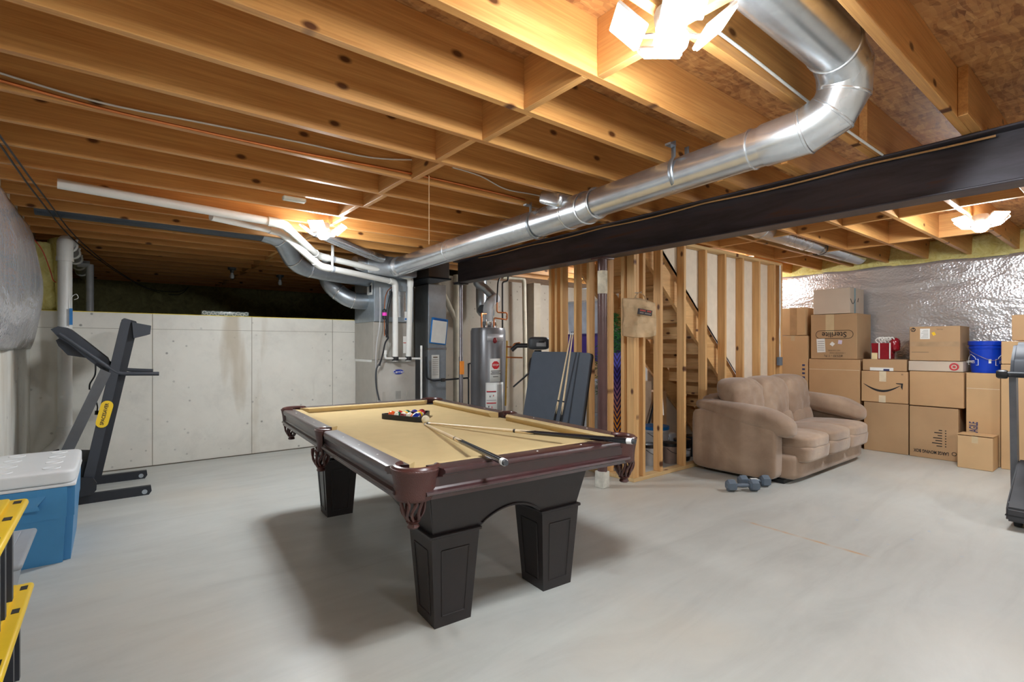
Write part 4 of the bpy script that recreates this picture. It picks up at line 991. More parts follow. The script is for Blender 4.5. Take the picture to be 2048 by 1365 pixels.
# cues
M_maple = plain('maple_shaft', (228, 206, 168), 0.3, var=0.03); M_butt = plain('black_lacquer_butt', (22, 24, 30), 0.15, var=0.02, coat=0.5); M_wtip = plain('white_cue_band', (236, 236, 236), 0.35)
def cue(tip, butt, label, L=1.46):
    tip = Vector(tip); butt = Vector(butt); d = (butt - tip).normalized()
    t = thing('pool_cue', label, 'pool cue', tip + d * L * 0.5, 0, 'pool cues')
    def P(k): return tip + d * (L * k)
    MB().tube([P(0), P(0.008)], 0.006, 12).build('tip', plain('blue_chalked_tip', (80, 90, 110), 0.8), t)
    MB().tube([P(0.008), P(0.024)], 0.0063, 12).build('ferrule', M_wtip, t)
    MB().tube([P(0.024), P(0.5)], [0.0064, 0.0105], 14).build('shaft', M_maple, t)
    MB().tube([P(0.5), P(0.51)], [0.0112, 0.0112], 14).build('joint_collar', M_black, t)
    fr = MB().tube([P(0.51), P(0.60)], [0.0108, 0.0120], 14).build('forearm', M_maple, t)
    mb = MB(); x = d.orthogonal().normalized(); y = d.cross(x)
    for i in range(4):
        a = math.pi / 2 * i + 0.4; n0 = x * math.cos(a) + y * math.sin(a); tg = y * math.cos(a) - x * math.sin(a)
        mb._add([P(0.53) + n0 * 0.0113, P(0.602) + n0 * 0.0098 + tg * 0.0085, P(0.602) + n0 * 0.0128, P(0.602) + n0 * 0.0098 - tg * 0.0085], [[0, 1, 2], [0, 2, 3]])
    mb.build('points_inlay', M_butt, t)
    MB().tube([P(0.60), P(0.985)], [0.0121, 0.0148], 16).build('butt', M_butt, t)
    MB().tube([P(0.972), P(0.990)], [0.0152, 0.0152], 16).build('butt_ring', M_wtip, t)
    MB().tube([P(0.990), P(1.0)], [0.0135, 0.011], 16).build('bumper', M_dgrey, t)
    return t
cue(tb(1.462, 3.165, 0.7675), tb(1.130, 1.68, 0.830), 'pool cue lying across the near rail with its butt toward the camera', 1.52)
cue(tb(1.495, 3.195, 0.7675), tb(1.905, 1.697, 0.830), 'pool cue lying on the table with its butt over the near right corner pocket', 1.55)
t1 = onX(1143, 664, 3.74)
cue(t1, t1 + Vector((-0.25, 0.13, -1.42)), 'pool cue leaning on the dark panels, the left of the crossed pair', 1.44)
cue(t1 + Vector((0.0, -0.025, 0)), t1 + Vector((-0.26, -0.005, -1.42)), 'pool cue leaning on the dark panels, the right of the crossed pair', 1.44)

# dark table-top panels leaning on the short stud wall
M_slate = plain('slate_blue_panel', (72, 80, 92), 0.55, var=0.03, bmp=0.05)
lean = math.atan(0.2)
def panel(y0, y1, H_, off, label):
    t = thing('tennis_table_panel', label, 'table top panel', (3.6 - off, (y0 + y1) / 2, 0))
    xb = 3.615 - off; rot = Matrix.Rotation(lean, 3, 'Y')
    c = Vector((xb, (y0 + y1) / 2, 0.003)) + rot @ Vector((0, 0, H_ / 2))
    mb = MB(); r_ = 0.04; W = (y1 - y0) / 2; hh = H_ / 2; pts = []
    for sx, sz_, a0 in ((1, 1, 0), (-1, 1, 90), (-1, -1, 180), (1, -1, 270)):
        for k in range(5): a = R(a0 + 22.5 * k); pts.append((sx * (W - r_) + r_ * math.cos(a), sz_ * (hh - r_) + r_ * math.sin(a)))
    n = len(pts)
    for nm, xa, xb_, m in (('board', -0.010, 0.010, M_slate), ('edge_frame', 0.0105, 0.035, M_black)):
        mb = MB(); vs = [c + rot @ Vector((xx, u, v)) for xx in (xa, xb_) for u, v in pts]
        mb._add(vs, [list(range(n)), list(range(2 * n - 1, n - 1, -1))] + [[i, i + n, (i + 1) % n + n, (i + 1) % n] for i in range(n)]); mb.build(nm, m, t, smooth=30)
panel(3.68, 4.50, 1.25, 0.0, 'dark slate grey table half leaning on the studs, the wider rear one')
panel(3.53, 3.86, 1.245, 0.052, 'dark slate grey panel with rounded corner leaning in front, beside the brown post')

# ================================================================== SOFA
def suede():
    m, nt, b = newmat('brown_microfibre'); v = coords(nt, rnd=False)
    f = noisetex(nt, v, 2.6, 5, 0.55, 0.5); f2 = noisetex(nt, v, 26, 4)
    c = ramp(nt, f, [(0.3, lin((138, 113, 93))), (0.5, lin((156, 131, 110))), (0.7, lin((176, 151, 128)))])
    nt.links.new(c, b.inputs['Base Color']); b.inputs['Roughness'].default_value = 0.9
    b.inputs['Sheen Weight'].default_value = 0.35; b.inputs['Sheen Roughness'].default_value = 0.5
    f3 = noisetex(nt, coords(nt, (2.5, 5, 5), False), 3.0, 4, 0.55, 0.8)
    bump(nt, b, f3, 0.22, 0.02); return m
M_sofa = suede()
t = thing('sofa', 'brown microfibre three seat sofa with padded rolled arms against the stud wall', 'sofa', (5.88, 2.55, 0))
def S(nm, c, size, rot=None, n=5, res=12, f=None):
    return MB().pill(c, size, rot, n, res, f).build(nm, M_sofa, t, smooth=60)
S('base', (5.87, 2.56, 0.150), (1.83, 0.98, 0.235), None, 16, 8)
MB().box((4.95, 2.16, 0.0), (6.80, 2.98, 0.035)).build('plinth', M_black, t)
def side(q):     # side panel: rises to the back, rounded front
    z = q.z
    if z > 0: z = z * (1.0 + 0.20 * q.y)
    return Vector((q.x, q.y, z))
S('side_panel', (4.895, 2.61, 0.315), (0.18, 0.86, 0.56), None, 10, 12, side)
S('side_panel', (6.845, 2.61, 0.315), (0.18, 0.86, 0.56), None, 10, 12, side)
def armf(q):
    # thick drooping front with pinched pleats, thinner tail rising into the back
    k = (q.y + 1) / 2
    w_ = 1.06 - 0.42 * k; h_ = 1.05 - 0.40 * k
    z = q.z * h_ + 0.95 * (k ** 1.2) - 0.40 * max(0, 0.25 - k) / 0.25 * (1.0 if q.z < 0 else 0.75)
    pl = 0.035 * math.sin(k * 40 + q.x * 2) * math.exp(-k * 6)
    return Vector((q.x * w_ * (1 + pl), q.y, z * (1 + pl)))
S('arm', (4.955, 2.56, 0.560), (0.35, 1.0, 0.255), None, 2.7, 22, armf)
S('arm', (6.785, 2.56, 0.560), (0.35, 1.0, 0.255), None, 2.7, 22, armf)
S('back_frame', (5.87, 2.95, 0.41), (1.90, 0.16, 0.74), None, 9, 10)
xs = (5.07, 5.61, 6.16, 6.69)
def backf(k):
    def f(q):
        z = q.z; x = q.x * (1 + 0.04 * z); y = q.y * (0.72 + 0.34 * z) + 0.42 * z
        wr = 0.03 * noise.noise(Vector((q.x * 3 + k * 7, q.z * 3, k))) + 0.012 * noise.noise(Vector((q.x * 9 + k, q.z * 7, k * 2)))
        return Vector((x, y + wr * 3, z + 0.08 * (1 - q.x ** 2) * max(0, z) - 0.05))
    return f
for k in range(3):
    xa, xb = xs[k], xs[k + 1]; cx_ = (xa + xb) / 2; wd = xb - xa
    S('back_cushion', ((4.96, 5.53, 6.10)[k] + 0.285, 2.70, 0.715), (wd + 0.06, 0.34, 0.47), None, 3.6, 18, backf(k))
    S('lumbar_cushion', (cx_, 2.66, 0.47), (wd + 0.01, 0.22, 0.20), Matrix.Rotation(R(-14), 3, 'X'), 4, 10)
    def seatf(q, k=k):
        z = q.z * (1 - 0.30 * max(0, q.y)) + 0.10 * (1 - q.x ** 2) * (1 if q.z > 0 else 0.2) - 0.30 * max(0, -q.y - 0.6)
        return Vector((q.x, q.y, z + 0.10 * noise.noise(Vector((q.x * 2.5, q.y * 2.5, k * 3.0)))))
    S('seat_cushion', (cx_, 2.32, 0.385), (wd + 0.035, 0.68, 0.135), None, 5.0, 16, seatf)
    def frf(q): return Vector((q.x, q.y * (1 + 0.05 * q.z), q.z))
    S('front_roll', (cx_, 2.17, 0.275), (wd + 0.025, 0.36, 0.165), None, 6.5, 12, frf)

# dumbbells
def dumbbell(p, ang, label):
    t = thing('dumbbell', label, 'dumbbell', (p[0], p[1], 0), ang, 'dumbbells')
    M_db = plain('blue_grey_vinyl', (92, 104, 118), 0.5, var=0.05)
    for s_ in (-1, 1):
        MB().lathe([(0.03, 0), (0.052, 0.012), (0.055, 0.04), (0.052, 0.075), (0.030, 0.088)], (s_ * 0.060, 0, 0.052), 6, (s_, 0, 0)).build('head', M_db, t, local=True, smooth=20)
    MB().tube([(-0.065, 0, 0.052), (0, 0, 0.052), (0.065, 0, 0.052)], [0.016, 0.019, 0.016], 12).build('grip', M_db, t, local=True)
    return t
dumbbell(onZ(1485, 983, 0.0), R(-36), 'blue grey dumbbell nearer the camera beside the sofa')
t = dumbbell(onZ(1510, 973, 0.0) + Vector((-0.02, 0.0, 0)), R(-36), 'blue grey dumbbell behind the other one at the sofa corner')
MB().box((-0.03, -0.022, 0.069), (0.03, 0.02, 0.073)).build('paper_label', M_white, t, local=True)

# ================================================================== BOXES
def cbox(label, X, y0, y1, z0, z1, dep, m=M_card, tape=True, name='cardboard_box', flaps=False, group='stacked cardboard boxes', cat='box', seam=None):
    t = thing(name, label, cat, (X + dep / 2, (y0 + y1) / 2, z0), 0, group)
    MB().box((X, y0, z0 + 0.001), (X + dep, y1, z1), 0.004).build('carton', m, t)
    if tape:
        ym = (y0 + y1) / 2
        MB().box((X - 0.0012, ym - 0.025, z1 - 0.07), (X + dep * 0.9, ym + 0.025, z1 + 0.0012)).build('packing_tape', M_tape, t)
    if seam: MB().box((X - 0.001, y0 + 0.004, seam - 0.003), (X + 0.001, y1 - 0.004, seam + 0.003)).build('tape_seam', M_cleartape, t)
    return t
RU = ((0, -1, 0), (0, 0, 1)); UD = ((0, 1, 0), (0, 0, -1))
cbox('lowest cardboard box of the stack at the stud wall end, hidden by the sofa', 7.40, 2.93, 3.32, 0.0, 0.63, 0.5, M_card2)
t = cbox('tall cardboard box with a column of small blue bars, beside the stud wall end', 7.40, 2.92, 3.30, 0.64, 1.435, 0.5, M_card2)
mb = MB()
for i in range(5): mb.box((7.3985, 2.955, 0.80 + i * 0.055), (7.401, 2.99, 0.825 + i * 0.055))
mb.build('printed_bars', M_blueink, t)
t = cbox('shiny taped cardboard box on top of the stack by the stud wall end', 7.40, 2.95, 3.28, 1.44, 1.82, 0.42, M_card2, False)
MB().box((7.3988, 3.06, 1.44), (7.401, 3.15, 1.82)).build('wide_tape', plain('brown_tape', (176, 142, 104), 0.2), t)
cbox('cardboard box on the floor behind the sofa arm', 7.40, 2.33, 2.90, 0.0, 0.555, 0.55, M_card)
cbox('large plain cardboard box with a clear tape seam, under the upside-down logo box', 7.40, 2.31, 2.905, 0.56, 1.12, 0.55, M_card, False, seam=0.985)
t = cbox('big cardboard box with an upside-down oval logo and white shipping labels', 7.40, 2.34, 2.88, 1.125, 1.71, 0.5, M_card4, False)
MB().box((7.399, 2.60, 1.46), (7.401, 2.70, 1.71)).build('packing_tape', M_tape, t)
lc = Vector((7.3985, 2.60, 1.445))
text('Sterilite', 0.098, M_ink, t, lc, *UD, 'logo_lettering', bold=0.001, wide=0.95)
mb = MB(); P = []
for s_, a0 in ((1, -90), (-1, 90)):
    for k in range(13): a = R(a0 + 15 * k); P.append(lc + Vector((0, s_ * 0.165 + 0.052 * math.cos(a), 0.052 * math.sin(a))))
P.append(P[0]); mb.tube(P, 0.0028, 6).build('logo_outline', M_ink, t)
text('#2530 - 1 Pc', 0.042, M_ink, t, (7.3985, 2.61, 1.165), *UD, 'print_lettering')
text('1 DRAWER WIDE', 0.024, M_greyink, t, (7.3985, 2.56, 1.205), *UD, 'print_lettering'); text('NO CASTERS', 0.024, M_greyink, t, (7.3985, 2.60, 1.238), *UD, 'print_lettering')
MB().obox((7.398, 2.755, 1.30), (0.002, 0.10, 0.18), Matrix.Rotation(R(-3), 3, 'X')).build('shipping_label', M_white, t)
MB().obox((7.398, 2.62, 1.32), (0.002, 0.045, 0.045), Matrix.Rotation(R(40), 3, 'X')).build('small_label', M_white, t)
MB().obox((7.398, 2.53, 1.345), (0.002, 0.045, 0.05), Matrix.Rotation(R(8), 3, 'X')).build('small_label', plain('pale_lilac_paper', (214, 204, 226), 0.6), t)
mb = MB()
for i in range(5): mb.box((7.3965, 2.715, 1.24 + i * 0.028), (7.3968, 2.795, 1.244 + i * 0.028))
mb.build('label_print', M_ink, t)
t = cbox('pale grey box with an arrow logo on its taped side, topmost on the left stack', 7.40, 2.42, 2.85, 1.715, 2.045, 0.5, M_card3, False)
MB().box((7.55, 2.418, 1.716), (7.60, 2.421, 2.046)).build('printed_tape', plain('teal_tape', (112, 140, 146), 0.4), t)
mb = MB(); mb.tube([(7.42 + 0.16 * i / 8, 2.4185, 1.90 - 0.06 * math.sin(math.pi * i / 8)) for i in range(9)], 0.004, 6); mb.tube([(7.66, 2.4185, 1.87), (7.70, 2.4185, 1.92), (7.69, 2.4185, 1.87)], 0.003, 6); mb.build('arrow_logo', M_ink, t)
cbox('tall plain cardboard box on the floor below the arrow logo box', 7.40, 1.815, 2.265, 0.0, 0.60, 0.45, M_card4, False)
t = cbox('cardboard box with a black smile-shaped arrow logo', 7.39, 1.815, 2.29, 0.605, 0.985, 0.42, M_card, False)
mb = MB(); N = 18; up_, dn = [], []
for i in range(N + 1):
    u = i / N; y = 2.265 - 0.38 * u; zc = 0.835 - 0.085 * math.sin(math.pi * (u * 0.92 + 0.03)) ; th = 0.003 + 0.016 * math.sin(math.pi * u) ** 0.8
    up_.append((7.3885, y, zc + th * 0.4)); dn.append((7.3885, y, zc - th))
mb._add(up_ + dn, [[i, i + 1, N + 2 + i, N + 1 + i] for i in range(N)])
mb._add([(7.3884, 1.935, 0.848), (7.3884, 1.862, 0.848), (7.3884, 1.868, 0.768), (7.3884, 1.884, 0.800), (7.3884, 1.880, 0.832), (7.3884, 1.925, 0.838)], [[0, 1, 5], [1, 4, 5], [1, 3, 4], [1, 2, 3]])
mb.build('arrow_logo', M_ink, t, solid=0.0006, smooth=0)
MB().box((7.3885, 2.03, 0.86), (7.391, 2.10, 0.986)).build('packing_tape', M_cleartape, t); MB().box((7.3885, 2.035, 0.605), (7.391, 2.105, 0.69)).build('packing_tape', M_cleartape, t)
text('tt', 0.03, M_ink, t, (7.3885, 1.87, 0.955), *RU, 'handling_marks')
t = cbox('flattish open cardboard carton under the red gift bag', 7.40, 1.83, 2.28, 0.99, 1.13, 0.42, M_card4, False)
MB().box((7.3985, 1.96, 0.992), (7.401, 2.20, 1.03)).build('printed_label', M_white, t)
MB().box((7.3978, 2.0, 0.992), (7.3985, 2.06, 1.015)).build('label_mark', M_blueink, t)
# red gift bag
t = thing('gift_bag', 'dark red gift bag with white ribbon and crinkled clear wrap', 'gift bag', (7.5, 2.08, 1.13))
M_redg = plain('shiny_red_paper', (140, 22, 36), 0.25, var=0.1)
mb = MB(); mb.hull([(7.42, 1.99, 1.132), (7.55, 1.99, 1.132), (7.55, 2.18, 1.132), (7.42, 2.18, 1.132)], [(7.41, 1.975, 1.33), (7.56, 1.975, 1.33), (7.56, 2.19, 1.33), (7.41, 2.19, 1.33)]); mb.build('bag', M_redg, t)
MB().box((7.4, 2.125, 1.132), (7.412, 2.185, 1.21)).build('cream_tag', plain('cream_card', (226, 208, 160), 0.6), t)
for y in (2.10, 1.99): MB().box((7.402, y, 1.14), (7.408, y + 0.012, 1.335)).build('ribbon', M_white, t)
mb = MB()
for i in range(5): mb.tube([(7.44 + 0.02 * i, 2.13 - 0.035 * i, 1.33), (7.43, 2.15 - 0.035 * i, 1.37 + 0.01 * (i % 2)), (7.44, 2.10 - 0.03 * i, 1.40), (7.45, 2.09 - 0.035 * i, 1.34)], 0.007, 6, smooth=4)
mb.build('ribbon_bow', M_white, t)
mb = MB(); mb.pill((7.49, 1.97, 1.31), (0.13, 0.10, 0.16), None, 3, 8, lambda q: q * (1 + 0.18 * noise.noise(q * 4))); mb.build('wrapped_bundle', M_redg, t)
# HP / target / moving
t = cbox('large moving box with upside-down print on the floor, centre of the row', 7.39, 1.36, 1.80, 0.0, 0.59, 0.45, M_card4, False)
text('LARGE MOVING BOX', 0.050, M_ink, t, (7.3885, 1.60, 0.078), *UD, 'print_lettering', wide=0.66, bold=0.0015)
mb = MB()
for i, L in enumerate((0.05, 0.09, 0.06, 0.08, 0.04, 0.07, 0.03)):
    mb.box((7.3883, 1.50, 0.15 + i * 0.030), (7.3897, 1.50 + L, 0.160 + i * 0.030)); mb.box((7.3883, 1.463, 0.15 + i * 0.030), (7.3897, 1.475, 0.160 + i * 0.030))
mb.build('print_lines', M_ink, t)
MB().lathe([(0.022, 0), (0.016, 0.001)], (7.3885, 1.395, 0.085), 20, (-1, 0, 0), cap=False).build('print_logo', M_ink, t, solid=0.001)
cbox('plain cardboard box between the moving box and the bullseye box', 7.39, 1.315, 1.80, 0.60, 1.0, 0.45, M_card, False)
t = cbox('shallow pale box with a red bullseye ring', 7.39, 1.32, 1.81, 1.005, 1.12, 0.44, M_card3, False)
M_tr = plain('bullseye_red', (206, 66, 74), 0.5)
def ringm(r0, r1, c):
    mb = MB(); n = 32; vs = [(c[0], c[1] + r * math.cos(2 * math.pi * i / n), c[2] + r * math.sin(2 * math.pi * i / n)) for r in (r0, r1) for i in range(n)]
    mb._add(vs, [[i, (i + 1) % n, n + (i + 1) % n, n + i] for i in range(n)]); return mb
ringm(0.026, 0.043, (7.3885, 1.395, 1.062)).build('bullseye_ring', M_tr, t, solid=0.0008); ringm(0.0005, 0.014, (7.3885, 1.395, 1.062)).build('bullseye_dot', M_tr, t, solid=0.0008)
t = cbox('printer box with a round black logo, white label and yellow sticker', 7.39, 1.345, 1.80, 1.125, 1.52, 0.45, M_card4, False)
MB().lathe([(0.024, 0), (0.024, 0.0012)], (7.3895, 1.765, 1.485), 28, (-1, 0, 0)).build('logo_disc', M_ink, t)
text('hp', 0.036, M_card4, t, (7.3880, 1.765, 1.487), (0.0, -1, 0), (0, -0.25, 1), 'logo_lettering', bold=0.0008)
MB().box((7.3885, 1.61, 1.375), (7.390, 1.70, 1.495)).build('shipping_label', M_white, t)
mb = MB()
for i in range(6): mb.box((7.3880, 1.625, 1.39 + i * 0.017), (7.3884, 1.69 - 0.01 * (i % 3), 1.393 + i * 0.017))
mb.build('label_print', M_ink, t)
MB().obox((7.3888, 1.575, 1.435), (0.0015, 0.028, 0.038), Matrix.Rotation(R(-25), 3, 'X')).build('yellow_sticker', plain('yellow_sticker', (238, 196, 40), 0.5), t)
text('Series', 0.024, M_greyink, t, (7.3885, 1.52, 1.485), *RU, 'print_lettering')
MB().box((7.3884, 1.62, 1.221), (7.3889, 1.78, 1.226)).build('faint_print_line', M_greyink, t)
MB().box((7.3888, 1.35, 1.29), (7.3905, 1.795, 1.345)).build('packing_tape', plain('brown_tape2', (176, 146, 112), 0.3), t)
# tall fragile box, bucket, small box
t = cbox('tall cardboard box with sideways FRAGILE print, under the blue bucket', 7.42, 1.025, 1.30, 0.0, 1.0, 0.42, M_card2, False, seam=0.83)
text('FRAGILE', 0.10, M_blueink, t, (7.4185, 1.235, 0.385), (0, 0, 1), (0, 1, 0), 'print_lettering', bold=0.002, wide=0.42)
t = thing('bucket', 'blue plastic bucket with a white house shaped logo on the tall box', 'bucket', (7.56, 1.16, 1.002))
M_bb = plain('royal_blue_plastic', (10, 62, 190), 0.3, var=0.02)
MB().lathe([(0.120, 0.0), (0.124, 0.02), (0.136, 0.26), (0.142, 0.262), (0.144, 0.275), (0.138, 0.278), (0.139, 0.30), (0.148, 0.302), (0.150, 0.345), (0.140, 0.348), (0.136, 0.33)], (7.56, 1.16, 1.002), 40, cap=False).build('pail', M_bb, t)
MB().lathe([(0.0, 0.002), (0.120, 0.002)], (7.56, 1.16, 1.002), 40, cap=False).build('pail_floor', M_bb, t)
bca = math.atan2(-1.16, -7.56)
def bk(a, z, r=0.1305): 
    rr_ = r + (z - 1.06) * 0.05; return Vector((7.56 + rr_ * math.cos(bca + a), 1.16 + rr_ * math.sin(bca + a), z))
for aa in (R(-62), R(70)):
    n0 = (bk(aa, 1.12) - Vector((7.56, 1.16, 1.12))).normalized(); rt_ = Vector((-n0.y, n0.x, 0))
    text("LOWE'S", 0.040, M_white, t, bk(aa, 1.12) + n0 * 0.006, rt_, (0, 0, 1), 'logo_lettering', bold=0.001)
    cc = bk(aa, 1.12) + n0 * 0.004
    P = [cc + rt_ * a + Vector((0, 0, b)) - n0 * (a * a * 3.2) for a, b in ((-0.085, -0.035), (0.085, -0.035), (0.085, 0.03), (0.06, 0.03), (0.055, 0.05), (0.0, 0.085), (-0.055, 0.05), (-0.06, 0.03), (-0.085, 0.03), (-0.085, -0.035))]
    MB().tube(P, 0.0025, 6).build('logo_outline', M_white, t)
MB().tube([bk(R(-95), 1.29, 0.15), bk(R(-40), 1.22, 0.155), bk(R(20), 1.14, 0.155) * 1.0, bk(R(60), 1.2, 0.155), bk(R(88), 1.29, 0.15)], 0.003, 6, smooth=6).build('wire_handle', M_chrome, t)
n0 = (bk(R(14), 1.13) - Vector((7.56, 1.16, 1.13))).normalized()
MB().obox(bk(R(14), 1.13), (0.003, 0.022, 0.045), Matrix.Rotation(bca + R(14), 3, 'Z')).build('barcode_label', M_white, t)
t = cbox('small cardboard box with slightly open lid standing in front of the tall fragile box', 7.10, 1.035, 1.315, 0.0, 0.345, 0.30, M_card2, True, group=None)
MB().obox((7.24, 1.175, 0.352), (0.29, 0.285, 0.006), Matrix.Rotation(R(2), 3, 'Y')).build('lid_flap', M_card2, t)
cbox('tallest plain cardboard box on the floor at the right end of the row', 7.36, 0.46, 1.012, 0.0, 1.10, 0.5, M_card2, False)
cbox('cardboard box on the right end stack, second from the top', 7.38, 0.46, 1.012, 1.105, 1.345, 0.48, M_card2, False)
cbox('topmost small cardboard box on the right end stack', 7.40, 0.42, 0.935, 1.35, 1.62, 0.40, M_card, False)
# foil blanket on the right wall, yellow batts over it
def foilw(u, v):
    y = -2.6 + 9.1 * u; z = 0.35 + 1.99 * v
    sag = 0.035 * noise.noise(Vector((y * 0.8, z * 1.6, 0))) + 0.018 * noise.noise(Vector((y * 2.2 + z * 1.5, z * 3.5 - y * 1.2, 4)))
    return (XR - 0.055 + sag * (0.25 + 0.75 * (1 - v)), y, z + 0.008 * math.sin(y * 9) * v)
mb = MB(); mb.grid(foilw, 200, 50); o = mb.build('foil_blanket', M_foil, solid=0.004, smooth=80, loc=(XR - 0.05, 2, 0)); tag(o, 'crinkled silver foil insulation blanket hung on the right wall behind the boxes', 'insulation')
def batt(u, v):
    y = -2.6 + 9.1 * u; z = 2.335 + 0.285 * v
    return (XR + 0.06 + 0.04 * noise.noise(Vector((y * 5, z * 8, 1))) - 0.10 * (1 - v) , y, z)
mb = MB(); mb.grid(batt, 220, 10); o = mb.build('rim_insulation', M_yellow, solid=0.01, smooth=80, loc=(XR, 2, 2.3)); tag(o, 'yellow fibreglass stuffed between the joist ends above the foil blanket', 'insulation', kind='stuff')
# ================================================================== LEFT SIDE
def blanket(u, v):
    y = 2.2 + 4.35 * u; z = 1.27 + 1.10 * v
    bul = 0.10 * math.sin(math.pi * min(1, v * 1.02)) ** 0.7 + 0.02 + 0.03 * noise.noise(Vector((y * 1.5, z * 2.5, 2))) + 0.012 * noise.noise(Vector((y * 7, z * 2, 5)))
    edge = min(1.0, (1 - u) * 12 + 0.12)
    return (XL + 0.01 + bul * edge, y, z)
mb = MB(); mb.grid(blanket, 120, 50); o = mb.build('foil_blanket', M_foil, solid=0.004, smooth=80, loc=(XL, 5, 1.3)); tag(o, 'bulging silver faced insulation blanket on the upper left wall', 'insulation')
def leftbatt(u, v):
    y = 6.60 + 4.2 * u; z = 1.645 + 0.72 * v
    return (XL + 0.05 + 0.07 * noise.noise(Vector((y * 2.5, z * 3, 3))) + 0.05 * math.sin(y * 9) * (0.5 if y < 8 else 0.2) + 0.06 * (1 - v) + 0.15 * math.exp(-(y - 6.6) * 1.3), y, z)
mb = MB(); mb.grid(leftbatt, 140, 24); o = mb.build('fibreglass_batt', M_yellow, solid=0.015, smooth=80, loc=(XL, 7, 1.65)); tag(o, 'torn yellow fibreglass batts on the crawlspace wall behind the white drain pipe', 'insulation')
def tuft(q):
    k = (q.z + 1) / 2; g = 1 + 0.30 * noise.noise(Vector((q.x * 1.5, q.y * 1.5, q.z * 5))) + 0.12 * noise.noise(q * 9)
    return Vector((q.x * g * (1.25 - 0.35 * k) - 0.25 * k, q.y * g, q.z))
mb = MB(); mb.pill((XL + 0.10, 6.79, 1.985), (0.185, 0.13, 0.67), None, 5, 24, tuft); o = mb.build('loose_insulation', M_yellow, smooth=80, loc=(XL + 0.10, 6.79, 1.65)); tag(o, 'bright yellow folded fibreglass standing on the low wall beside the silver blanket', 'insulation')
# drain pipe
t = thing('drain_pipe', 'thick white vertical drain pipe against the low wall, bending into the crawlspace', 'pipe', (-0.39, 6.58, 0))
pxx = onY(130, 600, 6.57).x; ztop = onY(130, 482, 6.57).z
M_pv = M_pvc
MB().tube(bend([(pxx - 0.42, 6.30, 0.0), (pxx - 0.02, 6.55, 0.36), (pxx, 6.57, 0.50)], 0.1) + [Vector((pxx, 6.57, ztop - 0.08))], 0.055, 24).build('riser', M_pv, t)
MB().lathe([(0.064, 0), (0.064, 0.10)], (pxx, 6.57, 0.42), 24).build('lower_coupling', M_pv, t)
MB().tube(bend([(pxx, 6.57, ztop - 0.16), (pxx, 6.57, ztop), (pxx + 0.01, 6.75, ztop + 0.01)], 0.10), 0.063, 24).build('top_elbow', M_pv, t)
MB().lathe([(0.068, 0), (0.068, 0.04)], (pxx, 6.57, ztop - 0.20), 24).build('elbow_hub', M_pv, t)
MB().tube([(pxx + 0.01, 6.70, ztop), (pxx + 0.02, 10.4, ztop + 0.06)], 0.054, 20).build('crawlspace_run', plain('dim_grey_pipe', (170, 172, 176), 0.4), t)
for y in (6.86, 7.45, 8.0, 8.7, 9.5):
    mb = MB(); z_ = ztop + 0.015 * (y - 6.7)
    mb.tube([(pxx + 0.015 + 0.062 * math.cos(R(a)), y, z_ + 0.062 * math.sin(R(a))) for a in range(150, 391, 20)] + [(pxx + 0.075, y, JB)], 0.012, 6); mb.build('hanger_hook', M_white, t)
MB().tube([(pxx + 0.14, 8.3, ztop), (pxx + 0.14, 8.3, 1.59)], 0.04, 14).build('vertical_leg', plain('dim_grey_pipe', (170, 172, 176), 0.4), t)
MB().tube([(pxx + 0.02, 8.3, ztop), (pxx + 0.14, 8.3, ztop)], 0.045, 14).build('side_tee', plain('dim_grey_pipe', (170, 172, 176), 0.4), t)
t = thing('bag_tag', 'small blue and white tag hanging by a wire loop on the drain pipe', 'tag', (pxx + 0.05, 6.5, 1.7))
MB().box((pxx + 0.035, 6.494, 1.50), (pxx + 0.06, 6.50, 1.66)).build('tag_card', plain('tag_blue', (46, 130, 200), 0.4), t)
MB().tube([(pxx + 0.05, 6.50, 1.66), (pxx + 0.05, 6.5, 1.76), (pxx + 0.085, 6.5, 1.80), (pxx + 0.10, 6.5, 1.765), (pxx + 0.07, 6.5, 1.745)], 0.003, 6, smooth=5).build('wire_loop', M_white, t)
# overhead low-voltage cables, red wire
for i, (off, lb) in enumerate(((0.0, 'the lower'), (0.035, 'the upper'))):
    P = [onZ(-30 + 12 * i, 245, 2.375), onZ(2 + 12 * i, 292, 2.37), onZ(76 + 14 * i, 395, 2.36), onZ(150 + 10 * i, 482, 2.34), onZ(235 + 4 * i, 545, 2.32), onZ(300, 580 - 2 * i, 2.27), onZ(355, 590 - 6 * i, 2.22), onZ(378, 574, 2.37)]
    o = MB().tube(P, 0.0055, 6, smooth=8).build('ceiling_cable', M_black, loc=P[2]); tag(o, f'black cable sagging from the upper left joists into the crawlspace, {lb} strand', 'cable', 'black sagging cables')
P = [onY(42, 448, 6.3), onY(60, 470, 6.5), onY(84, 500, 6.62), onY(100, 540, 6.62), onY(106, 560, 6.64), onY(114, 566, 6.66)]
o = MB().tube(P, 0.004, 6, smooth=6).build('red_wire', plain('red_wire', (206, 60, 40), 0.4), loc=P[2]); tag(o, 'red wire trailing over the yellow insulation at the upper left', 'wire')
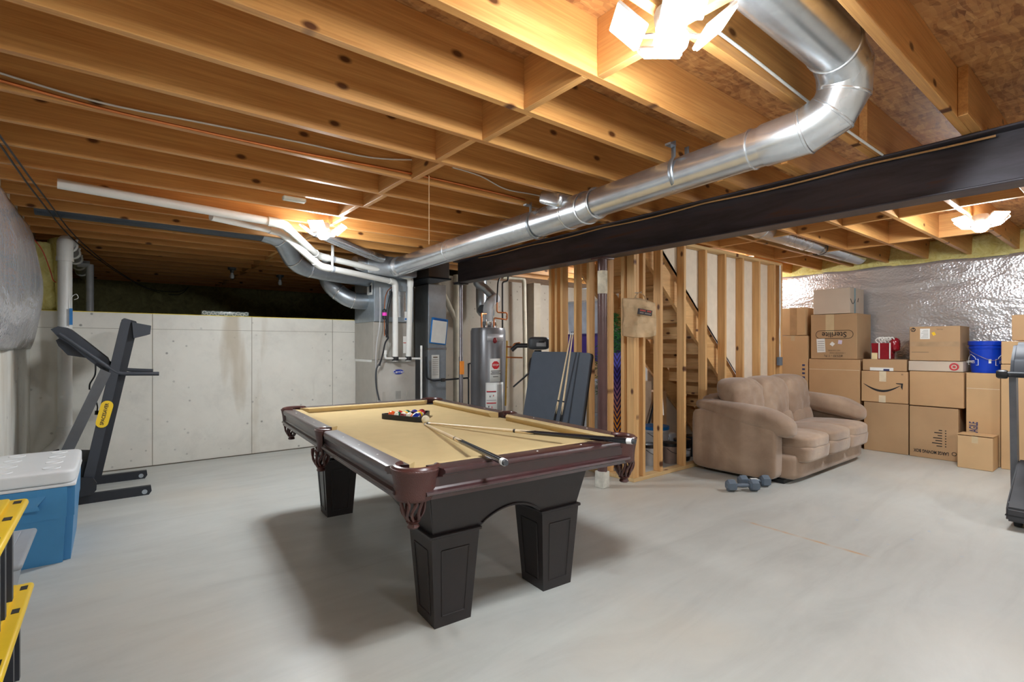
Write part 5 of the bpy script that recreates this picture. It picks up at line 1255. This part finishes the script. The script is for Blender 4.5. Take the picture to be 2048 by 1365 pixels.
# things clipped to the joists
o = MB().box((0, 0, 0), (0.16, 0.05, 0.03), 0.006).build('junction_sign', plain('pale_plastic', (214, 216, 206), 0.4)); o.location = onZ(567, 398, JB - 0.031); o['kind'] = ''
del o['kind']; tag(o, 'small pale rectangular plastic sensor screwed under a joist', 'sensor')
P = [onZ(857, 345, JB), onZ(857, 345, JB) + Vector((0, 0, -0.0))]
s0 = onZ(858, 352, JB); o = MB().tube([s0, (s0.x, s0.y, s0.z - 0.44)], 0.003, 6).build('hanging_string', plain('pale_twine', (206, 170, 130), 0.8), loc=s0); tag(o, 'thin pale string hanging straight down from the joists', 'string')
for (pts, r_, m_, lb, nm) in (
    ([(-20, 140), (200, 205), (400, 245), (600, 285), (740, 315), (835, 320)], 0.005, M_white, 'white cable stapled along a joist at upper left', 'joist_cable'),
    ([(-20, 155), (200, 216), (400, 262), (600, 305), (830, 349), (1050, 400)], 0.008, M_copper, 'thin copper pipe clipped along a joist at upper left', 'copper_line'),
    ([(905, 335), (960, 352), (1010, 378), (1060, 388), (1105, 397)], 0.005, M_white, 'white cable looping between joists left of the silver duct', 'joist_cable')):
    k5 = 1.398 + 0.4064 * 4 - 0.008
    P = [onY(x, y, k5) for x, y in pts]
    o = MB().tube(P, r_, 8, smooth=5).build(nm, m_, loc=P[1]); tag(o, lb, 'cable' if 'cable' in nm else 'pipe')
P = [onY(x, y, 1.398 - 0.4064 - 0.046) for x, y in ((1420, 55), (1500, 110), (1600, 190), (1700, 268), (1760, 305))]
P = [onY(x, y, 0.98) for x, y in ((1420, 52), (1500, 112), (1622, 208))] + [onY(x, y, 0.95) for x, y in ((1700, 265), (1765, 310))]
o = MB().tube(P, 0.006, 8, smooth=5).build('lamp_cable', M_white, loc=P[0]); tag(o, 'white cable running from the nearest lamp along a joist toward the beam', 'cable')
bx0 = 3.449; P = [(bx0, y, JB - 0.03 - 0.008 * math.sin(y * 5)) for y in [0.5 + 0.2 * i for i in range(24)]]
o = MB().tube([(3.5, p[1], JB - 0.018 - 0.012 * abs(math.sin(p[1] * 3))) for p in P], 0.006, 6, smooth=2).build('beam_cable', plain('tan_cable', (196, 150, 100), 0.5), loc=(3.5, 2, JB)); tag(o, 'tan cable lying along the web of the steel beam', 'cable')
# tube of coils lying on the low wall
t = thing('clear_bag_roll', 'clear plastic sleeve of small white rings lying on the low wall', 'package', (0.95, 6.8, 1.64))
a = onY(402, 626, 6.75); b_ = onY(497, 630, 6.75)
MB().box((a.x, 6.72, 1.645), (b_.x, 6.80, 1.70), 0.01, 2).build('sleeve', plain('smoky_plastic', (118, 128, 124), 0.25), t)
mb = MB()
for i in range(11):
    c_ = (a.x + 0.03 + (b_.x - a.x - 0.06) * i / 10, 6.717, 1.672 + 0.006 * (-1) ** i)
    mb.tube([(c_[0] + 0.018 * math.cos(R(k)), c_[1], c_[2] + 0.018 * math.sin(R(k))) for k in range(0, 361, 30)], 0.0022, 5)
mb.build('rings', M_white, t)

# ---- ice chest
t = thing('ice_chest', 'large blue ice chest with white lid beside the left wall', 'cooler', (-0.40, 4.42, 0))
M_ib = plain('cooler_blue', (70, 138, 188), 0.4, var=0.02); M_iw = plain('cooler_white', (226, 228, 230), 0.4, var=0.01)
zt = onY(155, 955, 4.04).z
mb = MB(); mb.hull([(-0.585, 4.06, 0.0), (-0.200, 4.06, 0.0), (-0.200, 4.80, 0.0), (-0.585, 4.80, 0.0)], [(-0.605, 4.044, 0.27), (-0.185, 4.044, 0.27), (-0.185, 4.825, 0.27), (-0.605, 4.825, 0.27)])
bmesh.ops.bevel(mb.bm, geom=[e for e in mb.bm.edges if abs(e.verts[0].co.z - e.verts[1].co.z) > 0.1], offset=0.035, segments=4, affect='EDGES'); mb.build('lower_body', M_ib, t)
mb = MB(); mb.hull([(-0.608, 4.04, 0.27), (-0.182, 4.04, 0.27), (-0.182, 4.83, 0.27), (-0.608, 4.83, 0.27)], [(-0.61, 4.035, 0.455), (-0.178, 4.035, 0.455), (-0.178, 4.835, 0.455), (-0.61, 4.835, 0.455)])
bmesh.ops.bevel(mb.bm, geom=[e for e in mb.bm.edges if abs(e.verts[0].co.z - e.verts[1].co.z) > 0.1], offset=0.035, segments=4, affect='EDGES'); mb.build('upper_body', M_ib, t)
MB().box((-0.612, 4.03, 0.456), (-0.172, 4.84, 0.475), 0.008, 2).build('rim', M_iw, t)
mb = MB(); mb.pill((-0.392, 4.435, 0.515), (0.445, 0.82, 0.085), None, 10, 12)
mb.build('lid', M_iw, t, smooth=50)
for i in range(4):
    for j in range(2): MB().lathe([(0.0, 0), (0.034, 0.0), (0.040, 0.004), (0.044, 0.0)], (-0.50 + 0.21 * j, 4.14 + 0.19 * i, 0.5575), 20, cap=False).build('cup_dimple', M_iw, t)
mb = MB(); mb.hull([(-0.47, 4.005, 0.34), (-0.33, 4.005, 0.34), (-0.35, 4.04, 0.34), (-0.45, 4.04, 0.34)], [(-0.46, 4.005, 0.37), (-0.34, 4.005, 0.37), (-0.30, 4.04, 0.42), (-0.50, 4.04, 0.42)]); mb.build('handle', M_ib, t)
# ---- grey tote
t = thing('grey_tote', 'clouded grey plastic tote between the ice chest and the yellow lidded bins', 'tote', (-0.42, 3.35, 0))
M_gt = plain('clouded_plastic', (160, 166, 174), 0.35, var=0.02)
gz = 0.36; g0 = onZ(70, 1062, gz)
mb = MB(); mb.hull([(-0.58, 3.08, 0.0), (-0.39, 3.08, 0.0), (-0.39, 3.52, 0.0), (-0.58, 3.52, 0.0)], [(-0.60, 3.04, gz - 0.03), (-0.335, 3.04, gz - 0.03), (-0.335, 3.57, gz - 0.03), (-0.60, 3.57, gz - 0.03)]); mb.build('tub', M_gt, t)
MB().box((-0.608, 3.02, gz - 0.03), (-0.305, 3.59, gz), 0.014, 3).build('lid', M_gt, t)
MB().box((-0.57, 3.07, gz), (-0.36, 3.54, gz + 0.006), 0.003).build('lid_panel', M_gt, t)
# ---- black bins with yellow lids
M_yl = plain('yellow_lid_plastic', (244, 204, 44), 0.4, var=0.02); M_bk = plain('black_bin_plastic', (52, 54, 60), 0.4)
def bin_(z0, label, y0_=1.95, y1_=2.60, xr=-0.235):
    t = thing('storage_bin', label, 'storage bin', (-0.42, (y0_ + y1_) / 2, z0), 0, 'black bins with yellow lids')
    mb = MB(); mb.hull([(-0.56, y0_ + 0.06, z0 + 0.001), (xr - 0.07, y0_ + 0.06, z0 + 0.001), (xr - 0.07, y1_ - 0.06, z0 + 0.001), (-0.56, y1_ - 0.06, z0 + 0.001)], [(-0.60, y0_ + 0.025, z0 + 0.33), (xr - 0.03, y0_ + 0.025, z0 + 0.33), (xr - 0.03, y1_ - 0.025, z0 + 0.33), (-0.60, y1_ - 0.025, z0 + 0.33)]); mb.build('tub', M_bk, t)
    for y in (y0_ + 0.1, y0_ + 0.25, y1_ - 0.25, y1_ - 0.1): MB().box((xr - 0.055, y - 0.015, z0 + 0.03), (xr - 0.032, y + 0.015, z0 + 0.33)).build('rib', M_bk, t)
    MB().box((-0.612, y0_, z0 + 0.33), (xr, y1_, z0 + 0.358), 0.012, 3).build('lid', M_yl, t)
    MB().box((-0.58, y0_ + 0.04, z0 + 0.358), (xr - 0.045, y1_ - 0.04, z0 + 0.372), 0.006, 2).build('lid_rim', M_yl, t)
    MB().box((-0.55, y0_ + 0.12, z0 + 0.372), (xr - 0.08, y0_ + 0.20, z0 + 0.380), 0.003).build('lid_rib', M_yl, t)
    MB().box((-0.55, y1_ - 0.20, z0 + 0.372), (xr - 0.08, y1_ - 0.12, z0 + 0.380), 0.003).build('lid_rib', M_yl, t)
    for y in (y1_ - 0.06, y1_ - 0.28, y0_ + 0.1): MB().box((xr - 0.035, y - 0.02, z0 + 0.3582), (xr - 0.014, y + 0.02, z0 + 0.3592)).build('latch_slot', M_black, t)
bin_(0.0, 'black storage bin with yellow lid standing on the floor at the left edge', 2.02, 2.78, -0.245); bin_(0.385, 'black storage bin with yellow lid stacked on top at the left edge', 1.95, 2.56, -0.24)

# ================================================================== TREADMILLS
M_tg = plain('slate_treadmill_plastic', (54, 58, 66), 0.6, var=0.03); M_tl = plain('grey_upright_metal', (92, 94, 98), 0.4, 0.2); M_td = plain('dark_treadmill_plastic', (34, 37, 44), 0.6)
t = thing('treadmill', 'dark grey treadmill folded upright against the low concrete wall', 'treadmill', (0.0, 5.8, 0))
YA, YZ = 5.47, 6.12
def xz(pts, Y=YA): return [(onY(x, y, Y).x, onY(x, y, Y).z) for x, y in pts]
for y, nm in ((5.43, 'near'), (6.12, 'far')):
    mb = MB(); mb.prism([(-0.42, 0.0), (0.25, 0.0), (0.27, 0.03), (0.265, 0.075), (-0.42, 0.075)], 1, y, y + 0.05); mb.build('base_rail', M_td, t)
    MB().lathe([(0.02, -0.004), (0.02, 0.0)], (0.22, y - 0.001, 0.03), 14, (0, -1, 0)).build('rail_bolt', M_galvd, t)
MB().box((-0.44, 5.48, 0.02), (-0.38, 6.12, 0.07)).build('cross_bar', M_td, t)
mb = MB(); mb.prism(xz([(243, 641), (250, 637), (272, 643), (276, 650), (203, 955), (168, 955)]), 1, YA, YZ); mb.build('deck', M_td, t, smooth=20)
mb = MB(); mb.prism(xz([(243, 640), (248, 637), (262, 641), (189, 955), (167, 955)], YA - 0.01), 1, YA - 0.035, YA - 0.002); mb.build('side_rail', M_tg, t, smooth=20)
mb = MB(); mb.prism(xz([(243, 640), (248, 637), (262, 641), (189, 955), (167, 955)], YA - 0.01), 1, YZ + 0.002, YZ + 0.035); mb.build('side_rail', M_tg, t, smooth=20)
mb = MB(); mb.prism(xz([(264, 645), (302, 652), (300, 669), (267, 677)]), 1, YA - 0.03, YZ + 0.03); mb.build('end_roller_cover', M_tg, t, smooth=20)
mb = MB(); mb.prism(xz([(155, 955), (186, 954), (194, 965), (193, 978), (184, 988), (155, 993)], 5.45), 1, 5.40, 5.44); mb.build('pivot_bracket', M_td, t, smooth=30)
mb = MB(); mb.prism(xz([(150, 925), (178, 925), (180, 1000), (150, 1005)]), 1, YA + 0.02, YZ - 0.02); mb.build('motor_hood', M_td, t, smooth=30)
for y in (5.42, 6.13):
    mb = MB(); mb.prism(xz([(201, 738), (222, 747), (129, 940), (90, 1016), (68, 1016), (113, 920)], 5.42), 1, y, y + 0.03); mb.build('upright', M_tl, t, smooth=20)
mb = MB(); mb.prism(xz([(101, 659), (116, 653), (135, 656), (170, 682), (216, 718), (221, 731), (206, 742), (175, 719), (140, 690), (118, 677)], 5.5), 1, 5.50, 6.10); mb.build('console', M_tg, t, smooth=30)
mb = MB(); mb.prism(xz([(111, 681), (118, 677), (140, 690), (175, 717), (135, 711), (116, 692)], 5.5), 1, 5.52, 6.08); mb.build('console_back', M_td, t, smooth=30)
for y, pts in ((5.45, [(118, 668), (150, 690), (216, 735), (236, 748), (318, 748)]), (6.12, [(150, 688), (222, 728), (250, 740), (306, 742)])):
    MB().tube(bend([onY(a, b_, y) for a, b_ in pts], 0.05), 0.017, 12).build('handrail', M_tg, t)
mb = MB(); P = xz([(203, 852)], 5.43)[0]; Q = xz([(216, 803)], 5.43)[0]; d_ = Vector((Q[0] - P[0], Q[1] - P[1])); d_.normalize(); nn_ = Vector((-d_.y, d_.x)); pts = []
P = Vector(xz([(204, 846)], 5.43)[0]); Q = Vector(xz([(214, 812)], 5.43)[0])
for c_, a0 in ((Q, 0), (P, 180)):
    for k in range(9): a = R(a0 + 22.5 * k); pts.append(tuple(c_ + nn_ * -math.cos(a) * 0.042 + d_ * math.sin(a) * 0.042))
mb.prism(pts, 1, YA - 0.040, YA - 0.034); lb_ = mb.build('yellow_badge', M_yl, t)
cc = (P + Q) / 2; text('SPACESAVER', 0.034, M_ink, t, (cc.x, YA - 0.0405, cc.y), (d_.x, 0, d_.y), (nn_.x, 0, nn_.y), 'badge_lettering', bold=0.0008, wide=0.95)
MB().tube([onY(191, 728, 5.5), onY(190, 750, 5.5), onY(180, 768, 5.5), onY(179, 780, 5.5)], 0.006, 8, smooth=5).build('console_cord', M_black, t)
MB().tube([onY(118, 900, 5.5), onY(104, 905, 5.5), onY(92, 918, 5.6), onY(88, 930, 5.6)], 0.006, 8, smooth=5).build('power_cord', M_black, t)
mb = MB(); mb.tube([onY(192, 800, 5.55), onY(195, 815, 5.55), onY(194, 824, 5.55)], 0.005, 8); mb.tube([onY(194, 822, 5.55), onY(193, 830, 5.55)], 0.014, 8); mb.build('plug', M_black, t)

t = thing('treadmill', 'dark treadmill cut off by the right edge, with console and round handlebar end', 'treadmill', (5.9, 0.3, 0))
y0_, y1_ = -0.06, 0.66
mb = MB(); mb.prism([(4.98, 0.055), (4.98, 0.15), (5.03, 0.18), (5.42, 0.40), (5.52, 0.42), (5.60, 0.30), (5.60, 0.055)], 1, y0_, y1_)
bmesh.ops.bevel(mb.bm, geom=list(mb.bm.edges), offset=0.012, segments=2, affect='EDGES'); mb.build('motor_hood', plain('hood_grey', (62, 62, 66), 0.65), t, smooth=30)
MB().box((4.975, y0_ - 0.004, 0.095), (5.6, y1_ + 0.004, 0.10)).build('hood_seam', M_black, t)
MB().box((5.55, y0_, 0.10), (6.95, y1_, 0.17), 0.01).build('deck', M_tg, t); MB().box((5.6, y0_ + 0.09, 0.17), (6.93, y1_ - 0.09, 0.176)).build('belt', M_black, t)
for y in (y0_ + 0.05, y1_ - 0.05): MB().lathe([(0.045, -0.02), (0.048, 0), (0.045, 0.02)], (5.10, y, 0.048), 20, (0, 1, 0)).build('wheel', M_black, t)
for y in (y0_ + 0.05, y1_ - 0.05): MB().lathe([(0.03, 0), (0.03, 0.101)], (6.85, y, 0), 16).build('rear_foot', M_black, t)
for y in (y0_ - 0.045, y1_ + 0.008):
    mb = MB(); mb.hull([(5.56, y, 0.10), (5.66, y, 0.10), (5.66, y + 0.04, 0.10), (5.56, y + 0.04, 0.10)], [(5.47, y, 1.10), (5.57, y, 1.10), (5.57, y + 0.04, 1.10), (5.47, y + 0.04, 1.10)]); mb.build('upright', plain('post_grey', (108, 110, 116), 0.35, 0.4), t)
MB().tube([(5.36, y1_ + 0.075, 1.08), (5.36, y0_ - 0.10, 1.08)], 0.020, 16).build('cross_handle', M_td, t)
for y, s_ in ((y1_ + 0.07, 1), (y0_ - 0.09, -1)): MB().lathe([(0.030, -0.03), (0.034, -0.02), (0.034, 0.02), (0.026, 0.032)], (5.36, y, 1.08), 20, (0, s_, 0)).build('handle_cap', M_black, t)
mb = MB(); mb.prism([(5.34, 1.06), (5.40, 1.20), (5.52, 1.32), (5.62, 1.33), (5.60, 1.10), (5.5, 1.05)], 1, y0_ - 0.02, y1_ + 0.03)
bmesh.ops.bevel(mb.bm, geom=list(mb.bm.edges), offset=0.025, segments=3, affect='EDGES'); mb.build('console', M_tg, t, smooth=40)
mb = MB(); mb.prism([(5.385, 1.13), (5.41, 1.195), (5.50, 1.285), (5.51, 1.27), (5.44, 1.14)], 1, y0_ + 0.10, y1_ - 0.10); mb.build('console_recess', M_td, t)
q = onX(2030, 968, 5.2); MB().obox((5.2, y1_ + 0.002, 0.21), (0.05, 0.004, 0.05), None).build('sticker', plain('orange_sticker', (200, 120, 84), 0.5), t)

# ================================================================== STORED THINGS BEHIND THE STUDS
def pail(name, label, cat, p, r, h, m, lid=None, band=None):
    t = thing(name, label, cat, (p[0], p[1], 0.0 if len(p) < 3 else p[2])); z = 0.0 if len(p) < 3 else p[2]
    MB().lathe([(r * 0.88, z + 0.001), (r, z + h * 0.9), (r * 1.04, z + h * 0.92), (r * 1.04, z + h)], (p[0], p[1], 0), 28).build('can_body', m, t)
    if lid: MB().lathe([(r * 1.07, z + h), (r * 1.07, z + h + 0.035), (r * 0.9, z + h + 0.04)], (p[0], p[1], 0), 28).build('lid', lid, t)
    if band: MB().lathe([(r * 0.99, z + h * 0.25), (r * 1.01, z + h * 0.7)], (p[0], p[1], 0), 28, cap=False).build('label_band', band, t, solid=0.001)
    MB().tube([(p[0] - r * 1.05, p[1] - 0.01, z + h * 0.9), (p[0] - r * 0.7, p[1] - r * 0.8, z + h * 0.7), (p[0], p[1] - r * 1.15, z + h * 0.62), (p[0] + r * 0.7, p[1] - r * 0.8, z + h * 0.7), (p[0] + r * 1.05, p[1] - 0.01, z + h * 0.9)], 0.003, 6, smooth=4).build('wire_handle', M_black, t)
    return t
M_wb = plain('white_pail_plastic', (206, 210, 214), 0.4); M_blid = plain('blue_lid_plastic', (30, 120, 200), 0.35)
pail('paint_bucket', 'white plastic bucket with a bright blue lid under the stairs', 'bucket', (4.98, 3.62), 0.15, 0.33, M_wb, M_blid)
pail('paint_can', 'whitish paint can in front of the blue lidded bucket', 'paint can', (4.62, 3.42), 0.085, 0.19, plain('paint_can_metal', (190, 192, 194), 0.35, 0.4), M_black)
pail('paint_can', 'rust stained paint can beside the stud under the stairs', 'paint can', (4.86, 3.33), 0.08, 0.19, plain('rusty_can', (150, 130, 120), 0.4, 0.3), M_black)
pail('paint_can', 'black paint can with a white label, left of the sofa back', 'paint can', (5.10, 3.34), 0.09, 0.20, M_black, M_blackmet, plain('can_label', (196, 202, 210), 0.5))
pail('paint_can', 'black paint can standing behind the labelled one near the sofa', 'paint can', (5.38, 3.40), 0.09, 0.20, M_black, M_blackmet)
t = thing('white_jug', 'white plastic jug standing behind a stud under the stairs', 'jug', (5.13, 3.60, 0))
MB().box((5.16, 3.55, 0.001), (5.30, 3.65, 0.26), 0.02, 3).build('body', M_wb, t); MB().lathe([(0.02, 0.26), (0.02, 0.30)], (5.20, 3.60, 0), 14).build('cap', M_white, t)
a = Vector((4.90, 3.36, 0.42)); 
pa, pb = onY(1294, 862, 3.81), onY(1318, 768, 3.83)
pa = pa + (pa - pb) * ((pa.z - 0.01) / (pb.z - pa.z))
o = MB().tube([pa, pb], 0.014, 8).build('black_pole', M_black, loc=pa); tag(o, 'black pole leaning under the stairs above the blue lid', 'pole')
# continue that pole to the floor
t = cbox('upright brown carton under the stairs behind the blue lidded bucket', 5.30, 3.86, 4.10, 0.0, 0.72, 0.25, plain('dim_carton', (168, 128, 88), 0.7), False, group=None)
t = cbox('tall narrow labelled carton under the stairs next to the corner studs', 5.04, 3.86, 4.08, 0.0, 0.86, 0.20, plain('grey_brown_carton', (176, 150, 126), 0.7), False, group=None)
MB().box((5.0385, 3.90, 0.62), (5.0405, 3.96, 0.72)).build('label_patch', M_white, t); MB().box((5.0385, 3.88, 0.38), (5.0405, 3.98, 0.50)).build('label_patch', plain('dark_label', (96, 66, 50), 0.6), t)
# striped rolled mat
def zig():
    m, nt, b = newmat('zigzag_print'); tc = nd(nt, 'ShaderNodeTexCoord'); sp = nd(nt, 'ShaderNodeSeparateXYZ'); nt.links.new(tc.outputs['Object'], sp.inputs[0])
    pp = nd(nt, 'ShaderNodeMath', operation='PINGPONG'); nt.links.new(sp.outputs[1], pp.inputs[0]); pp.inputs[1].default_value = 0.05
    mu = nd(nt, 'ShaderNodeMath', operation='MULTIPLY_ADD'); nt.links.new(pp.outputs[0], mu.inputs[0]); mu.inputs[1].default_value = 1.6; nt.links.new(sp.outputs[2], mu.inputs[2])
    fr = nd(nt, 'ShaderNodeMath', operation='PINGPONG'); nt.links.new(mu.outputs[0], fr.inputs[0]); fr.inputs[1].default_value = 0.030
    gt = nd(nt, 'ShaderNodeMath', operation='GREATER_THAN'); nt.links.new(fr.outputs[0], gt.inputs[0]); gt.inputs[1].default_value = 0.015
    hi = nd(nt, 'ShaderNodeMapRange'); nt.links.new(sp.outputs[2], hi.inputs[0]); hi.inputs[1].default_value = 0.50; hi.inputs[2].default_value = 0.95
    c2 = mixc(nt, hi.outputs[0], lin((255, 170, 50)), lin((80, 80, 190)))
    nt.links.new(mixc(nt, gt.outputs[0], lin((40, 34, 90)), c2), b.inputs['Base Color']); b.inputs['Roughness'].default_value = 0.6; return m
o = MB().obox((4.14, 3.52, 0.62), (0.03, 0.34, 1.20), Matrix.Rotation(R(-5), 3, 'X'), 0.008).build('patterned_board', zig(), loc=(4.14, 3.52, 0.02)); tag(o, 'blue and orange zigzag patterned board standing behind the studs left of the corner', 'board')
# stack of bins and artificial tree
Bx = onX(1158, 652, 4.75)
M_pu = plain('purple_plastic', (84, 60, 150), 0.35); M_pul = plain('purple_lid', (62, 44, 120), 0.35); M_wt = plain('frosted_white_plastic', (206, 214, 230), 0.3)
zc = 0.0
def tote(z0, z1, m, ml, label, cy, lidh=0.03):
    t = thing('storage_tote', label, 'storage tote', (4.98, cy, z0), 0, None)
    mb = MB(); mb.hull([(4.78, cy - 0.30, z0 + 0.001), (5.18, cy - 0.30, z0 + 0.001), (5.18, cy + 0.30, z0 + 0.001), (4.78, cy + 0.30, z0 + 0.001)], [(4.75, cy - 0.33, z1 - lidh), (5.21, cy - 0.33, z1 - lidh), (5.21, cy + 0.33, z1 - lidh), (4.75, cy + 0.33, z1 - lidh)]); mb.build('tub', m, t)
    MB().box((4.735, cy - 0.345, z1 - lidh), (5.225, cy + 0.345, z1), 0.008, 2).build('lid', ml, t)
cy = 4.53
tote(0.0, 0.45, plain('white_tote', (214, 214, 216), 0.4), M_wt, 'white storage tote at the bottom of the stack behind the dark panels', cy)
tote(0.452, 0.88, plain('white_tote', (214, 214, 216), 0.4), M_wt, 'white storage tote second in the stack behind the dark panels', cy)
tote(0.882, 1.10, M_card, M_card, 'shallow brown carton in the stack below the purple tote', cy)
tote(1.102, 1.45, M_pu, M_pul, 'purple storage tote seen between the studs left of the brown post', cy)
tote(1.452, 1.88, M_wt, plain('pale_blue_lid', (226, 232, 240), 0.3), 'frosted white storage tote on top of the purple one', cy)
t = thing('artificial_tree', 'green artificial fir tree stored behind the studs beside the brown post', 'artificial tree', (4.75, 3.93, 0))
MB().tube([(4.72, 3.87, 0.0), (4.72, 3.87, 1.55)], 0.02, 8).build('trunk', M_dgrey, t)
for k in range(3):
    a = R(120 * k); MB().tube([(4.72, 3.87, 0.05), (4.72 + 0.16 * math.cos(a), 3.87 + 0.10 * math.sin(a), 0.008)], 0.01, 6).build('stand_leg', M_dgrey, t)
mb = MB(); rnd = random.Random(3)
for i in range(2600):
    z = 0.72 + 0.95 * rnd.random(); rad = 0.42 * (1.72 - z) ** 0.5 * rnd.random() ** 0.5; a = rnd.uniform(0, 6.28)
    p = Vector((4.58 + rad * math.cos(a) * 0.55, 3.93 + rad * math.sin(a) * 0.75, z)); d = Vector((rnd.uniform(-1, 1), rnd.uniform(-1, 1), rnd.uniform(-0.7, 0.5))).normalized() * 0.055; s_ = d.orthogonal().normalized() * 0.006
    if not (3.62 < p.y < 4.11) : continue
    if p.x < 3.99: continue
    mb._add([p - s_, p + s_, p + d], [[0, 1, 2]])
mb.build('foliage', plain('fir_green', (56, 128, 66), 0.6, var=0.15), t, smooth=0)
# ---- duct in the joist bay over the sofa, and the bulb at the foot of the stairs
t = thing('bay_duct', 'bright round galvanised duct tucked between joists above the sofa', 'duct', (6.0, 2.42, 2.47))
MB().tube([(4.3, 2.435, 2.470), (7.75, 2.435, 2.470)], 0.098, 28).build('pipe', M_galv, t)
for x in (5.05, 6.1, 6.62, 7.2): bead(t, (x, 2.435, 2.470), (1, 0, 0), 0.099)
MB().tube([(6.45, 2.33, 2.46), (6.47, 2.35, 2.385), (6.5, 2.435, 2.362), (6.53, 2.52, 2.385), (6.55, 2.54, 2.46)], 0.005, 6, smooth=4).build('hanger_wire', M_blackmet, t)
t = thing('bulb_lamp', 'lit bare bulb at the foot of the stairs, hidden behind a stud', 'ceiling lamp', (7.27, 3.64, JT))
MB().lathe([(0.05, JT - 0.001), (0.05, JT - 0.03), (0.02, JT - 0.04), (0.02, 2.30)], (7.27, 3.64, 0), 18).build('socket', M_white, t)
mbulb, nt_, b_n = newmat('glowing_bulb'); b_n.inputs['Emission Color'].default_value = (1, 0.97, 0.93, 1); b_n.inputs['Emission Strength'].default_value = 420
MB().sph((7.27, 3.64, 2.268), 0.034, 16, 12).build('bulb', mbulb, t)
